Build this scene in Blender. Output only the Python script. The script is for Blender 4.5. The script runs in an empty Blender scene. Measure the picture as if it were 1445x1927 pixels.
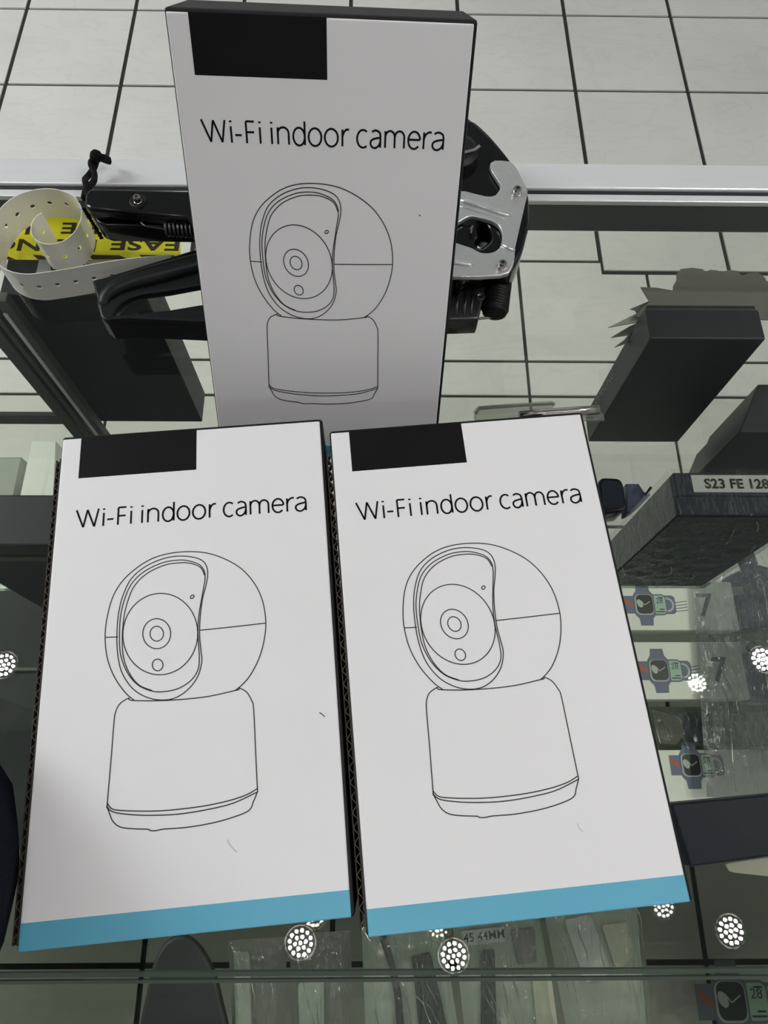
import bpy, bmesh, math, random
from math import sin, cos, pi, radians
from mathutils import Vector, Matrix, noise
random.seed(7)
sc = bpy.context.scene
COL = sc.collection

# ------------------------------------------------------------------ camera
F = 1336.0
H = 1.341
GZ = 0.992                      # top of the glass counter
p_, r_, y_ = [radians(a) for a in (67.96064, 2.14786, 2.15910)]
fwd = Vector((sin(y_)*cos(p_), cos(y_)*cos(p_), -sin(p_)))
rt0 = Vector((cos(y_), -sin(y_), 0)); up0 = rt0.cross(fwd)
rt = rt0*cos(r_) + up0*sin(r_); up = -rt0*sin(r_) + up0*cos(r_)
CAM = Vector((0, 0, H))
cd = bpy.data.cameras.new('camera'); cam = bpy.data.objects.new('camera', cd); COL.objects.link(cam)
M = Matrix((rt, up, -fwd)).transposed().to_4x4(); M.translation = CAM
cam.matrix_world = M
cd.sensor_fit = 'VERTICAL'; cd.sensor_height = 36.0; cd.lens = 36.0*F/1927.0
cd.clip_start = 0.01
sc.camera = cam

def at(px, py, z):
    """point of the place at height z that the photograph shows at px, py"""
    d = fwd + rt*((px-722.5)/F) - up*((py-963.5)/F)
    return CAM + d*((z-H)/d.z)

# ------------------------------------------------------------------ light
sc.view_settings.view_transform = 'Standard'
sc.view_settings.look = 'None'
sc.view_settings.gamma = 1.0
sc.view_settings.use_curve_mapping = False
sc.view_settings.exposure = 0.0
w = bpy.data.worlds.new('world'); sc.world = w; w.use_nodes = True
w.node_tree.nodes['Background'].inputs[0].default_value = (0.85, 0.93, 1.0, 1)
w.node_tree.nodes['Background'].inputs[1].default_value = 0.25

def area(name, loc, target, sx, sy, power, col=(1, 1, 1)):
    l = bpy.data.lights.new(name, 'AREA'); l.shape = 'RECTANGLE'; l.size = sx; l.size_y = sy
    l.energy = power; l.color = col
    o = bpy.data.objects.new(name, l); COL.objects.link(o); o.location = loc
    o.rotation_euler = (Vector(target)-Vector(loc)).to_track_quat('-Z', 'Y').to_euler()
    return o
CEIL = 2.70
area('added_light_left', (-1.85, 1.0, 2.66), (-1.0, 1.0, 0), 0.6, 2.4, 92, (0.97, 0.99, 1.0))  # added soft panel for the left floor, kept out of the glass reflections
area('added_light_right', (2.1, 1.0, 2.66), (1.2, 0.6, 0), 0.6, 2.0, 6, (0.97, 0.99, 1.0))  # added weak panel on the right, outside the reflected view
area('added_light_far', (0.0, 3.7, 2.66), (0.0, 2.6, 0), 2.4, 0.5, 12, (0.97, 0.99, 1.0))  # unseen panel added for light from the far side
area('added_light_near', (0.5, -1.9, 2.66), (0.1, 0.2, 1.0), 2.0, 0.5, 5, (0.97, 0.98, 1.0))  # unseen panel added to lift the faces toward the camera

# ------------------------------------------------------------------ materials
def nt(name):
    m = bpy.data.materials.new(name); m.use_nodes = True
    t = m.node_tree; return m, t, t.nodes, t.links, t.nodes['Principled BSDF']
def setp(b, **k):
    for a, v in k.items(): b.inputs[a.replace('_', ' ')].default_value = v
def mat(name, col, rough=0.5, metal=0.0, coat=0.0, spec=0.5, var=0.06, scale=60, bump=0.0, bscale=200, trans=0.0, alpha=1.0, stretch=None):
    m, t, n, l, b = nt(name)
    tc = n.new('ShaderNodeTexCoord'); nz = n.new('ShaderNodeTexNoise'); nz.inputs['Scale'].default_value = scale
    nz.inputs['Detail'].default_value = 5
    src = tc.outputs['Object']
    if stretch:
        mp = n.new('ShaderNodeMapping'); mp.inputs['Scale'].default_value = stretch
        l.new(src, mp.inputs[0]); src = mp.outputs[0]
    l.new(src, nz.inputs['Vector'])
    mr = n.new('ShaderNodeMapRange'); mr.inputs['To Min'].default_value = 1-var; mr.inputs['To Max'].default_value = 1+var*0.5
    l.new(nz.outputs['Fac'], mr.inputs['Value'])
    mx = n.new('ShaderNodeVectorMath'); mx.operation = 'SCALE'; mx.inputs[0].default_value = col[:3]
    l.new(mr.outputs[0], mx.inputs['Scale']); l.new(mx.outputs[0], b.inputs['Base Color'])
    setp(b, Roughness=rough, Metallic=metal, Alpha=alpha)
    b.inputs['Coat Weight'].default_value = coat; b.inputs['Specular IOR Level'].default_value = spec
    b.inputs['Transmission Weight'].default_value = trans
    if bump:
        n2 = n.new('ShaderNodeTexNoise'); n2.inputs['Scale'].default_value = bscale; l.new(src, n2.inputs['Vector'])
        bp = n.new('ShaderNodeBump'); bp.inputs['Strength'].default_value = bump; bp.inputs['Distance'].default_value = 0.001
        l.new(n2.outputs['Fac'], bp.inputs['Height']); l.new(bp.outputs[0], b.inputs['Normal'])
    return m

def thin_glass(name, tint, ior=1.45, rough=0.0, bump=0.0, bscale=40, stretch=(1, 1, 1), boost=0.0, veil=0.0, vcol=(0.8, 0.85, 0.8)):
    """thin clear sheet: see-through with a Fresnel mirror on it"""
    m, t, n, l, b = nt(name)
    out = n['Material Output']; n.remove(b)
    tr = n.new('ShaderNodeBsdfTransparent'); tr.inputs[0].default_value = (*tint, 1)
    gl = n.new('ShaderNodeBsdfGlossy'); gl.inputs['Roughness'].default_value = rough
    fr = n.new('ShaderNodeFresnel'); fr.inputs[0].default_value = ior
    geo = n.new('ShaderNodeNewGeometry'); inv = n.new('ShaderNodeMath'); inv.operation = 'SUBTRACT'; inv.inputs[0].default_value = 1.0
    l.new(geo.outputs['Backfacing'], inv.inputs[1])
    fm = n.new('ShaderNodeMath'); fm.operation = 'MULTIPLY'; l.new(fr.outputs[0], fm.inputs[0])
    if bump: fm.inputs[1].default_value = 1.0
    else: l.new(inv.outputs[0], fm.inputs[1])
    if bump:                                     # open film sheet: both sides are outsides
        ng = n.new('ShaderNodeMath'); ng.operation = 'MULTIPLY_ADD'; ng.inputs[1].default_value = 1.0/ior-ior; ng.inputs[2].default_value = ior
        l.new(geo.outputs['Backfacing'], ng.inputs[0]); l.new(ng.outputs[0], fr.inputs[0])
    mix = n.new('ShaderNodeMixShader')
    if boost:
        ad = n.new('ShaderNodeMath'); ad.operation = 'ADD'; ad.use_clamp = True; ad.inputs[1].default_value = boost
        l.new(fm.outputs[0], ad.inputs[0]); l.new(ad.outputs[0], mix.inputs[0])
    else: l.new(fm.outputs[0], mix.inputs[0])
    l.new(tr.outputs[0], mix.inputs[1]); l.new(gl.outputs[0], mix.inputs[2])
    last = mix
    if bump:
        tc = n.new('ShaderNodeTexCoord'); mp = n.new('ShaderNodeMapping'); mp.inputs['Scale'].default_value = stretch
        nz = n.new('ShaderNodeTexNoise'); nz.inputs['Scale'].default_value = bscale; nz.inputs['Detail'].default_value = 3
        nz.inputs['Distortion'].default_value = 1.2
        bp = n.new('ShaderNodeBump'); bp.inputs['Strength'].default_value = bump; bp.inputs['Distance'].default_value = 0.003
        l.new(tc.outputs['Object'], mp.inputs[0]); l.new(mp.outputs[0], nz.inputs['Vector']); l.new(nz.outputs['Fac'], bp.inputs['Height'])
        l.new(bp.outputs[0], gl.inputs['Normal']); l.new(bp.outputs[0], fr.inputs['Normal'])
    if veil:
        df = n.new('ShaderNodeBsdfDiffuse'); df.inputs[0].default_value = (*vcol, 1)
        m2 = n.new('ShaderNodeMixShader'); m2.inputs[0].default_value = veil
        l.new(mix.outputs[0], m2.inputs[1]); l.new(df.outputs[0], m2.inputs[2]); last = m2
    l.new(last.outputs[0], out.inputs['Surface'])
    return m

def marble():
    m, t, n, l, b = nt('marble_tile')
    tc = n.new('ShaderNodeTexCoord')
    mp = n.new('ShaderNodeMapping'); mp.inputs['Rotation'].default_value = (0, 0, 0.7); mp.inputs['Scale'].default_value = (1, 2.6, 1)
    l.new(tc.outputs['Object'], mp.inputs[0])
    a = n.new('ShaderNodeTexNoise'); a.inputs['Scale'].default_value = 5; a.inputs['Detail'].default_value = 8; a.inputs['Distortion'].default_value = 1.4
    l.new(mp.outputs[0], a.inputs['Vector'])
    r1 = n.new('ShaderNodeValToRGB')
    e = r1.color_ramp.elements
    e[0].position = 0.455; e[0].color = (1, 1, 1, 1); e[1].position = 0.52; e[1].color = (1, 1, 1, 1)
    k = r1.color_ramp.elements.new(0.49); k.color = (0.90, 0.90, 0.89, 1)
    l.new(a.outputs['Fac'], r1.inputs[0])
    c = n.new('ShaderNodeTexNoise'); c.inputs['Scale'].default_value = 3.0; c.inputs['Detail'].default_value = 3
    l.new(tc.outputs['Object'], c.inputs['Vector'])
    r2 = n.new('ShaderNodeValToRGB')
    r2.color_ramp.elements[0].position = 0.3; r2.color_ramp.elements[0].color = (0.68, 0.675, 0.65, 1)
    r2.color_ramp.elements[1].position = 0.7; r2.color_ramp.elements[1].color = (0.77, 0.76, 0.72, 1)
    l.new(c.outputs['Fac'], r2.inputs[0])
    mx = n.new('ShaderNodeMix'); mx.data_type = 'RGBA'; mx.blend_type = 'MULTIPLY'; mx.inputs['Factor'].default_value = 0.5
    l.new(r2.outputs[0], mx.inputs[6]); l.new(r1.outputs[0], mx.inputs[7]); l.new(mx.outputs[2], b.inputs['Base Color'])
    setp(b, Roughness=0.22)
    return m

M_ = {}
M_['tile'] = marble()
M_['grout'] = mat('grout', (0.03, 0.03, 0.028), 0.9, var=0.3)
M_['wall'] = mat('wall_paint', (0.62, 0.63, 0.62), 0.8)
M_['ceil'] = mat('ceiling_paint', (0.55, 0.57, 0.56), 0.9)
M_['white_card'] = mat('white_card', (0.80, 0.79, 0.80), 0.42, var=0.03, scale=8, bump=0.10, bscale=70, stretch=(0.25, 2.2, 1))
M_['black_card'] = mat('black_card', (0.008, 0.008, 0.009), 0.5, spec=0.2, bump=0.1)
M_['ink'] = mat('black_ink', (0.006, 0.006, 0.007), 0.5, spec=0.12)
M_['line'] = mat('line_ink', (0.03, 0.028, 0.028), 0.5)
M_['blue'] = mat('blue_print', (0.10, 0.40, 0.56), 0.4, var=0.05, scale=20)
M_['brown'] = mat('brown_board', (0.10, 0.075, 0.055), 0.85, var=0.3)
M_['liner'] = mat('dark_liner', (0.03, 0.025, 0.022), 0.8)
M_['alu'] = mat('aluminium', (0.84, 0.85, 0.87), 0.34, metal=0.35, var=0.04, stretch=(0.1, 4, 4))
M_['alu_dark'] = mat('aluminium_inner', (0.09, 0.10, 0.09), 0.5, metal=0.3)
M_['rubber'] = mat('rubber_gasket', (0.015, 0.015, 0.015), 0.6)
M_['gloss_black'] = mat('glossy_black', (0.004, 0.004, 0.005), 0.14, spec=0.35, bump=0.03)
M_['satin_black'] = mat('satin_black', (0.006, 0.007, 0.008), 0.40, spec=0.25, bump=0.10, bscale=900)
M_['rubber_black'] = mat('ribbed_black', (0.006, 0.006, 0.006), 0.5, spec=0.25)
M_['silver'] = mat('silver_plate', (0.66, 0.67, 0.67), 0.34, metal=0.75, var=0.1, scale=300, bump=0.15, bscale=500)
M_['steel'] = mat('steel', (0.50, 0.48, 0.45), 0.22, metal=1.0, var=0.15)
M_['dark_metal'] = mat('dark_steel', (0.07, 0.07, 0.07), 0.3, metal=0.8)
M_['cord'] = mat('black_cord', (0.006, 0.006, 0.006), 0.8, spec=0.1, bump=0.6, bscale=800)
M_['strap'] = mat('strapping', (0.74, 0.73, 0.67), 0.38, var=0.05)
M_['yellow'] = mat('yellow_tape', (0.83, 0.80, 0.02), 0.4)
M_['tape_ink'] = mat('tape_ink', (0.03, 0.018, 0.012), 0.5)
M_['phone_box'] = mat('phone_box_black', (0.022, 0.026, 0.030), 0.45, spec=0.3, var=0.25, scale=25, bump=0.06)
M_['phone_box2'] = mat('phone_box_navy', (0.010, 0.014, 0.026), 0.4, spec=0.15, var=0.2)
M_['faint'] = mat('faint_print', (0.10, 0.11, 0.115), 0.35)
M_['label'] = mat('paper_label', (0.42, 0.43, 0.42), 0.6)
M_['white_box'] = mat('white_box', (0.86, 0.88, 0.81), 0.4)
M_['navy'] = mat('navy_print', (0.05, 0.065, 0.13), 0.45, var=0.2)
M_['slate'] = mat('slate_print', (0.16, 0.19, 0.27), 0.5)
M_['lcd'] = mat('lcd_print', (0.42, 0.60, 0.48), 0.5)
M_['dial'] = mat('dial_print', (0.02, 0.03, 0.03), 0.4)
M_['pale'] = mat('pale_print', (0.55, 0.58, 0.56), 0.5)
M_['orange'] = mat('orange_print', (0.50, 0.12, 0.05), 0.5)
M_['grey_card'] = mat('grey_card', (0.17, 0.17, 0.15), 0.7, var=0.12, scale=20)
M_['cable'] = mat('dark_cable', (0.022, 0.025, 0.027), 0.5)
M_['sage'] = mat('sage_card', (0.36, 0.40, 0.34), 0.6)
M_['tan'] = mat('tan_card', (0.50, 0.50, 0.40), 0.6)
M_['cloth'] = mat('navy_cloth', (0.004, 0.006, 0.012), 0.95, spec=0.1, bump=0.4, bscale=900)
M_['denim'] = mat('dark_trousers', (0.012, 0.014, 0.02), 0.9, spec=0.1)
M_['skin'] = mat('skin', (0.45, 0.27, 0.19), 0.5)
M_['hair'] = mat('hair', (0.015, 0.01, 0.008), 0.6)
M_['shoe'] = mat('shoe_leather', (0.02, 0.018, 0.016), 0.4)
M_['eye'] = mat('eye_white', (0.7, 0.7, 0.7), 0.2)
M_['glass'] = thin_glass('counter_glass', (0.985, 0.993, 0.972), 1.42)
M_['glass_edge'] = thin_glass('glass_edge', (0.30, 0.37, 0.33), 1.5, veil=0.22, vcol=(0.40, 0.46, 0.42))
M_['shelf_glass'] = thin_glass('shelf_glass', (0.970, 0.980, 0.962), 1.22)
M_['shade_tint_glass'] = thin_glass('shade_tint_glass', (0.62, 0.645, 0.60), 1.22)  # dark tint stands in for the shade on the floor below
M_['acrylic'] = thin_glass('acrylic', (0.80, 0.82, 0.78), 1.6, veil=0.16, vcol=(0.5, 0.52, 0.48), boost=0.05)
M_['film'] = thin_glass('crinkled_film', (0.90, 0.93, 0.90), 1.5, rough=0.05, bump=0.8, bscale=120, stretch=(1.6, 0.35, 1), boost=0.05, veil=0.04)
M_['bag'] = thin_glass('bag_film', (0.90, 0.92, 0.92), 1.5, rough=0.07, bump=0.9, bscale=110, stretch=(1.8, 0.5, 1), boost=0.08, veil=0.07, vcol=(0.75, 0.82, 0.9))  # bluish veil puts the lamp's haze on the bag into its colour
M_['crease'] = thin_glass('film_crease', (0.93, 0.95, 0.93), 1.5, rough=0.10, boost=0.22)
M_['wrap'] = thin_glass('shrink_wrap', (0.95, 0.96, 0.95), 1.5, rough=0.06, bump=0.35, bscale=140, stretch=(2.2, 0.6, 1), boost=0.0)
def emis(name, col, s):
    m, t, n, l, b = nt(name); b.inputs['Base Color'].default_value = (*col, 1)
    b.inputs['Emission Color'].default_value = (*col, 1); b.inputs['Emission Strength'].default_value = s
    return m
M_['led'] = emis('led_diode', (1.0, 0.965, 0.955), 410)
M_['led_strong'] = emis('led_diode_strong', (1.0, 0.97, 0.96), 1500)
M_['led_weak'] = emis('led_diode_weak', (1.0, 0.97, 0.96), 300)

# ------------------------------------------------------------------ geometry helpers
class G:
    def __init__(s): s.v = []; s.f = []; s.m = []
    def add(s, vs, fs, mi=0):
        o = len(s.v); s.v += [Vector(q) for q in vs]; s.f += [[i+o for i in f] for f in fs]; s.m += [mi]*len(fs); return s
    def box(s, x0, x1, y0, y1, z0, z1, mi=0):
        vs = [(x0,y0,z0),(x1,y0,z0),(x1,y1,z0),(x0,y1,z0),(x0,y0,z1),(x1,y0,z1),(x1,y1,z1),(x0,y1,z1)]
        return s.add(vs, [(3,2,1,0),(4,5,6,7),(0,1,5,4),(1,2,6,5),(2,3,7,6),(3,0,4,7)], mi)
    def prism(s, pts, z0, z1, mi=0):
        n = len(pts)
        s.add([(q[0],q[1],z0) for q in pts]+[(q[0],q[1],z1) for q in pts],
              [list(range(n))[::-1], list(range(n,2*n))]+[(i,(i+1)%n,n+(i+1)%n,n+i) for i in range(n)], mi); return s
    def tube(s, pts, r, seg=10, mi=0, caps=True):
        pts = [Vector(q) for q in pts]; n = len(pts)
        rs = r if isinstance(r, (list, tuple)) else [r]*n
        t0 = (pts[1]-pts[0]).normalized(); a = t0.orthogonal().normalized(); vs = []
        for i, q in enumerate(pts):
            t = (pts[min(i+1,n-1)]-pts[max(i-1,0)]).normalized()
            a = (a - t*a.dot(t)).normalized(); b = t.cross(a)
            vs += [q+(a*cos(2*pi*k/seg)+b*sin(2*pi*k/seg))*rs[i] for k in range(seg)]
        fs = [(i*seg+k, i*seg+(k+1)%seg, (i+1)*seg+(k+1)%seg, (i+1)*seg+k) for i in range(n-1) for k in range(seg)]
        if caps: fs += [list(range(seg))[::-1], list(range((n-1)*seg, n*seg))]
        return s.add(vs, fs, mi)
    def lathe(s, c, axis, prof, seg=32, mi=0):
        """prof: (radius, distance along axis)"""
        axis = Vector(axis).normalized(); a = axis.orthogonal().normalized(); b = axis.cross(a); c = Vector(c)
        vs = [c+axis*h+(a*cos(2*pi*k/seg)+b*sin(2*pi*k/seg))*r for r, h in prof for k in range(seg)]
        n = len(prof)
        fs = [(i*seg+k, i*seg+(k+1)%seg, (i+1)*seg+(k+1)%seg, (i+1)*seg+k) for i in range(n-1) for k in range(seg)]
        fs += [list(range(seg))[::-1], list(range((n-1)*seg, n*seg))]
        return s.add(vs, fs, mi)
    def stroke(s, pts, wd, z0, z1, closed=False, mi=0):
        """flat ribbon of width wd along 2D points, with height"""
        pts = [Vector(q[:2]) for q in pts]; n = len(pts); L = []; R = []
        if not closed:
            for i in range(1, n-1):
                a, b = pts[i]-pts[i-1], pts[i+1]-pts[i]
                if a.length and b.length and a.normalized().dot(b.normalized()) < 0.25:
                    s.stroke(pts[:i+1], wd, z0, z1, False, mi); return s.stroke(pts[i:], wd, z0, z1, False, mi)
        for i in range(n):
            if closed: a, b = pts[i-1], pts[(i+1) % n]
            else: a, b = pts[max(i-1,0)], pts[min(i+1,n-1)]
            if not closed and 0 < i < n-1 or closed:
                d1 = (pts[i]-a).normalized(); d2 = (b-pts[i]).normalized(); t = d1+d2
                if t.length < 1e-6: t = d2
                t.normalize(); k = 1/max(0.45, t.dot(d1))
            else: t = (b-a).normalized(); k = 1
            nn = Vector((-t.y, t.x))*wd/2*k
            L.append(pts[i]+nn); R.append(pts[i]-nn)
        m = n if closed else n-1
        for i in range(m):
            j = (i+1) % n
            q = [L[i], R[i], R[j], L[j]]
            s.add([(p.x,p.y,z0) for p in q]+[(p.x,p.y,z1) for p in q],
                  [(4,5,6,7),(0,1,5,4),(2,3,7,6),(1,2,6,5),(3,0,4,7)], mi)
        return s
    def build(s, name, mats, parent=None, bevel=0, seg=2, smooth=False, local=False):
        me = bpy.data.meshes.new(name)
        off = Vector((0,0,0))
        if parent is not None and not local:
            inv = PARENT_M[parent.name].inverted(); vs = [inv @ q for q in s.v]
        else: vs = s.v
        me.from_pydata([tuple(q) for q in vs], [], s.f); me.update()
        mats = mats if isinstance(mats, (list, tuple)) else [mats]
        for m in mats: me.materials.append(M_[m])
        for p, mi in zip(me.polygons, s.m): p.material_index = mi
        bm = bmesh.new(); bm.from_mesh(me)
        if bevel:
            bmesh.ops.remove_doubles(bm, verts=bm.verts, dist=1e-6)
            es = [e for e in bm.edges if len(e.link_faces) == 2 and e.calc_face_angle(0) > 0.5]
            bmesh.ops.bevel(bm, geom=es, offset=bevel, segments=seg, profile=0.5, affect='EDGES', clamp_overlap=True)
        bmesh.ops.recalc_face_normals(bm, faces=bm.faces)
        bm.to_mesh(me); bm.free()
        if smooth:
            for p in me.polygons: p.use_smooth = True
        o = bpy.data.objects.new(name, me); COL.objects.link(o)
        if parent is not None:
            o.parent = parent
            PARENT_M[o.name] = PARENT_M[parent.name]
        else: PARENT_M[o.name] = Matrix()
        return o
PARENT_M = {}
def thing(name, label, cat, loc=(0,0,0), group=None, mtx=None):
    o = bpy.data.objects.new(name, None); COL.objects.link(o); o.empty_display_size = 0.02
    m = mtx if mtx is not None else Matrix.Translation(loc)
    o.matrix_world = m; PARENT_M[o.name] = m.copy()
    o['label'] = label; o['category'] = cat
    if group: o['group'] = group
    return o
def tag(o, label, cat, group=None):
    o['label'] = label; o['category'] = cat
    if group: o['group'] = group
    return o
def struct(o): o['kind'] = 'structure'; return o
def centre(o):
    """put a single mesh's origin at its base"""
    me = o.data; xs = [v.co for v in me.vertices]
    c = Vector(((min(v.x for v in xs)+max(v.x for v in xs))/2, (min(v.y for v in xs)+max(v.y for v in xs))/2, min(v.z for v in xs)))
    me.transform(Matrix.Translation(-c)); o.location = c; return o
def cr(pts, n=6, closed=False):
    """Catmull-Rom through points"""
    P = [Vector(q) for q in pts]; out = []; m = len(P)
    for i in range(m if closed else m-1):
        if closed: a, b, c, d = P[i-1], P[i], P[(i+1)%m], P[(i+2)%m]
        else: a, b, c, d = P[max(i-1,0)], P[i], P[i+1], P[min(i+2,m-1)]
        for k in range(n):
            t = k/n
            out.append(0.5*((2*b)+(c-a)*t+(2*a-5*b+4*c-d)*t*t+(3*b-a-3*c+d)*t**3))
    if not closed: out.append(P[-1])
    return out
def plate(name, outline, holes, z0, z1, m, parent=None, bevel=0.0, seg=2):
    """sheet with holes, all corners softened; outline in world x, y"""
    c = bpy.data.curves.new('c', 'CURVE'); c.dimensions = '2D'; c.fill_mode = 'BOTH'
    c.extrude = max((z1-z0)/2-bevel, 1e-5); c.bevel_depth = bevel; c.bevel_resolution = seg; c.offset = -bevel
    for ring in [outline]+list(holes):
        s = c.splines.new('POLY'); s.points.add(len(ring)-1); s.use_cyclic_u = True
        for q, pt in zip(s.points, ring): q.co = (pt[0], pt[1], 0, 1)
    o = bpy.data.objects.new('c', c); COL.objects.link(o)
    dg = bpy.context.evaluated_depsgraph_get(); me = bpy.data.meshes.new_from_object(o.evaluated_get(dg))
    bpy.data.objects.remove(o); bpy.data.curves.remove(c)
    me.transform(Matrix.Translation((0, 0, (z0+z1)/2)))
    if parent is not None: me.transform(PARENT_M[parent.name].inverted())
    me.materials.clear(); me.materials.append(M_[m])
    ob = bpy.data.objects.new(name, me); COL.objects.link(ob); me.name = name
    if parent is not None: ob.parent = parent; PARENT_M[ob.name] = PARENT_M[parent.name]
    else: PARENT_M[ob.name] = Matrix()
    return ob
def text(name, s, size, mtx, m, parent=None, bold=0.0, th=0.0001, align='LEFT', sx=1.0):
    """raised print; mtx: world placement of the text plane"""
    c = bpy.data.curves.new('t', 'FONT'); c.body = s; c.size = size; c.offset = bold; c.extrude = th; c.align_x = align; c.resolution_u = 4
    o = bpy.data.objects.new('t', c); COL.objects.link(o)
    dg = bpy.context.evaluated_depsgraph_get(); me = bpy.data.meshes.new_from_object(o.evaluated_get(dg))
    bpy.data.objects.remove(o); bpy.data.curves.remove(c)
    me.transform(mtx @ Matrix.Diagonal((sx, 1, 1, 1)))
    if parent is not None: me.transform(PARENT_M[parent.name].inverted())
    me.materials.clear(); me.materials.append(M_[m]); me.name = name
    ob = bpy.data.objects.new(name, me); COL.objects.link(ob)
    if parent is not None: ob.parent = parent; PARENT_M[ob.name] = PARENT_M[parent.name]
    return ob
def frame(o, x, y):
    x = Vector(x).normalized(); y = Vector(y); y = (y-x*y.dot(x)).normalized(); z = x.cross(y)
    m = Matrix((x, y, z)).transposed().to_4x4(); m.translation = Vector(o); return m

# ------------------------------------------------------------------ setting
g = G()
X0, X1, Y0, Y1 = -3.0, 3.2, -2.4, 4.2
g.box(X0, X1, Y0, Y1, -0.06, -0.004, 0)
def tiles(xs, ys, ylo, yhi, gx, gy, xlo=X0, xhi=X1):
    for i in range(len(xs)-1):
        for j in range(len(ys)-1):
            a, b = max(xs[i]+gx/2, xlo), min(xs[i+1]-gx/2, xhi); c, d = max(ys[j]+gy/2, ylo), min(ys[j+1]-gy/2, yhi)
            if b-a > 0.01 and d-c > 0.01: g.box(a, b, c, d, -0.004, 0.0, 1)
W_ = 0.305
ax = [-0.98450+k*W_ for k in range(-8, 16)]; ay = [1.7697+k*W_ for k in range(-2, 10)]
bx = [0.3405+k*W_ for k in range(-12, 12)]
XK = 0.5415                                    # where the row of cut tiles steps
tiles(ax, ay, 1.189+0.004, Y1, 0.011, 0.009, X0, XK+0.005)
tiles(ax, ay, 1.156+0.005, Y1, 0.011, 0.009, XK-0.005, X1)
tiles(bx, [0.9065, 1.189], 0, 1.189-0.004, 0.008, 0.007, X0, XK-0.003)
tiles(bx, [0.9065, 1.156], 0, 1.156-0.005, 0.008, 0.007, XK-0.003, X1)
tiles(bx, [0.206, 0.511, 0.816, 0.9065], 0, 1.0, 0.007, 0.007)
cx = [-0.0665+k*W_ for k in range(-11, 12)]
tiles(cx, [-0.248+k*W_ for k in range(-8, 2)]+[0.206], Y0, 0.206, 0.009, 0.009)
struct(g.build('floor', ['grout', 'tile']))
g = G(); g.box(X0, X1, Y0, Y1, CEIL, CEIL+0.06); struct(g.build('ceiling', 'ceil'))
for nm, b in (('wall_left', (X0-0.1, X0, Y0, Y1)), ('wall_right', (X1, X1+0.1, Y0, Y1)), ('wall_far', (X0-0.1, X1+0.1, Y1, Y1+0.1)), ('wall_near', (X0-0.1, X1+0.1, Y0-0.1, Y0))):
    g = G(); g.box(*b, -0.06, CEIL+0.06); struct(g.build(nm, 'wall'))

# round LED lamps in the ceiling; the last is an unseen fill lamp, added
LED = [(-0.18, -0.33), (0.90, -0.31), (-1.045, 0.355), (1.12, 0.37), (0.20, -0.36), (1.70, 0.05)]
LEDL = ['round ceiling lamp of clustered diodes above the photographed counter, left of the middle', 'round diode ceiling lamp above the right end of the counter near the photographer',
        'round diode ceiling lamp above the left end of the counter', 'round diode ceiling lamp above the right end of the counter, nearer the customer side', 'round diode ceiling lamp above the middle of the counter, second of a close pair', 'round diode fill lamp added unseen beyond the right end of the counter']
for (x, y), lb in zip(LED, LEDL):
    t = thing('ceiling_lamp', lb, 'lamp', (x, y, CEIL), 'round ceiling lamps')
    g = G(); g.lathe((x, y, CEIL), (0, 0, -1), [(0.048, 0), (0.048, 0.012), (0.040, 0.022), (0.036, 0.018)], 40); g.build('housing', 'steel', t, smooth=False)
    d = G()
    for k, (n_, r) in enumerate([(1, 0), (6, 0.0135), (12, 0.027)]):
        for a in range(n_):
            th = 2*pi*a/n_+k*0.2
            d.lathe((x+r*cos(th), y+r*sin(th), CEIL-0.018), (0, 0, -1), [(0.0045, 0), (0.0045, 0.003), (0.002, 0.0045)], 8)
    e = d.build('diode_cluster', 'led_strong' if x > 1 else 'led_weak' if x < -1 else 'led', t); e['kind'] = 'stuff'

# ------------------------------------------------------------------ display counter
CX0, CX1, CY0 = -0.95, 1.05, -0.25
RY = 0.3668                                      # inner edge of the far rail
ct = thing('display_counter', 'long glass display counter with aluminium rail on a tiled shop floor', 'display counter', (0.05, 0.12, 0))
g = G(); g.box(CX0, CX1, CY0, 0.3583, GZ-0.006, GZ); g.build('glass_top', 'glass', ct)
g = G(); g.box(CX0, CX1, RY, RY+0.0216, 0.957, GZ+0.003); g.build('far_rail', 'alu', ct, bevel=0.0010)
g = G(); g.box(CX0, CX1, RY-0.0023, RY+0.0005, 0.975, GZ+0.0006); g.build('gasket', 'rubber', ct)
g = G(); g.box(CX0, CX1, 0.3586, RY-0.0024, 0.9885, GZ+0.0004); g.build('inner_rail', 'alu', ct, bevel=0.0006)
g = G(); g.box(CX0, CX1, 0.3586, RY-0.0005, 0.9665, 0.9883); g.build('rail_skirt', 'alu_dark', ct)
g = G(); g.box(CX0, CX1, RY+0.004, RY+0.009, 0.02, 0.957); g.build('front_pane', 'glass', ct)
g = G(); g.box(CX0, CX1, RY-0.006, RY+0.012, 0.0, 0.02); g.build('bottom_rail', 'alu', ct, bevel=0.001)
g = G(); g.box(CX0, CX1, CY0-0.02, CY0, 0.965, GZ+0.003); g.build('near_rail', 'alu', ct, bevel=0.001)
for x in (CX0, CX1):
    for y in (CY0-0.01, RY+0.01):
        g = G(); g.box(x-0.012, x+0.012, y-0.012, y+0.012, 0, 0.962); g.build('corner_post', 'alu', ct, bevel=0.001)
g = G(); g.box(CX0+0.02, CX1-0.02, -0.110, 0.352, 0.762, 0.768); g.build('upper_shelf', 'shelf_glass', ct)
g = G(); g.box(CX0+0.02, CX1-0.02, -0.1125, -0.1098, 0.7615, 0.7685); g.box(CX0+0.02, CX1-0.02, -0.1165, -0.1145, 0.7625, 0.7675)
g.build('shelf_edge', 'glass_edge', ct)
g = G(); g.box(CX0+0.02, CX1-0.02, -0.245, 0.275, 0.392, 0.400); g.build('lower_shelf', 'shade_tint_glass', ct)
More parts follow.
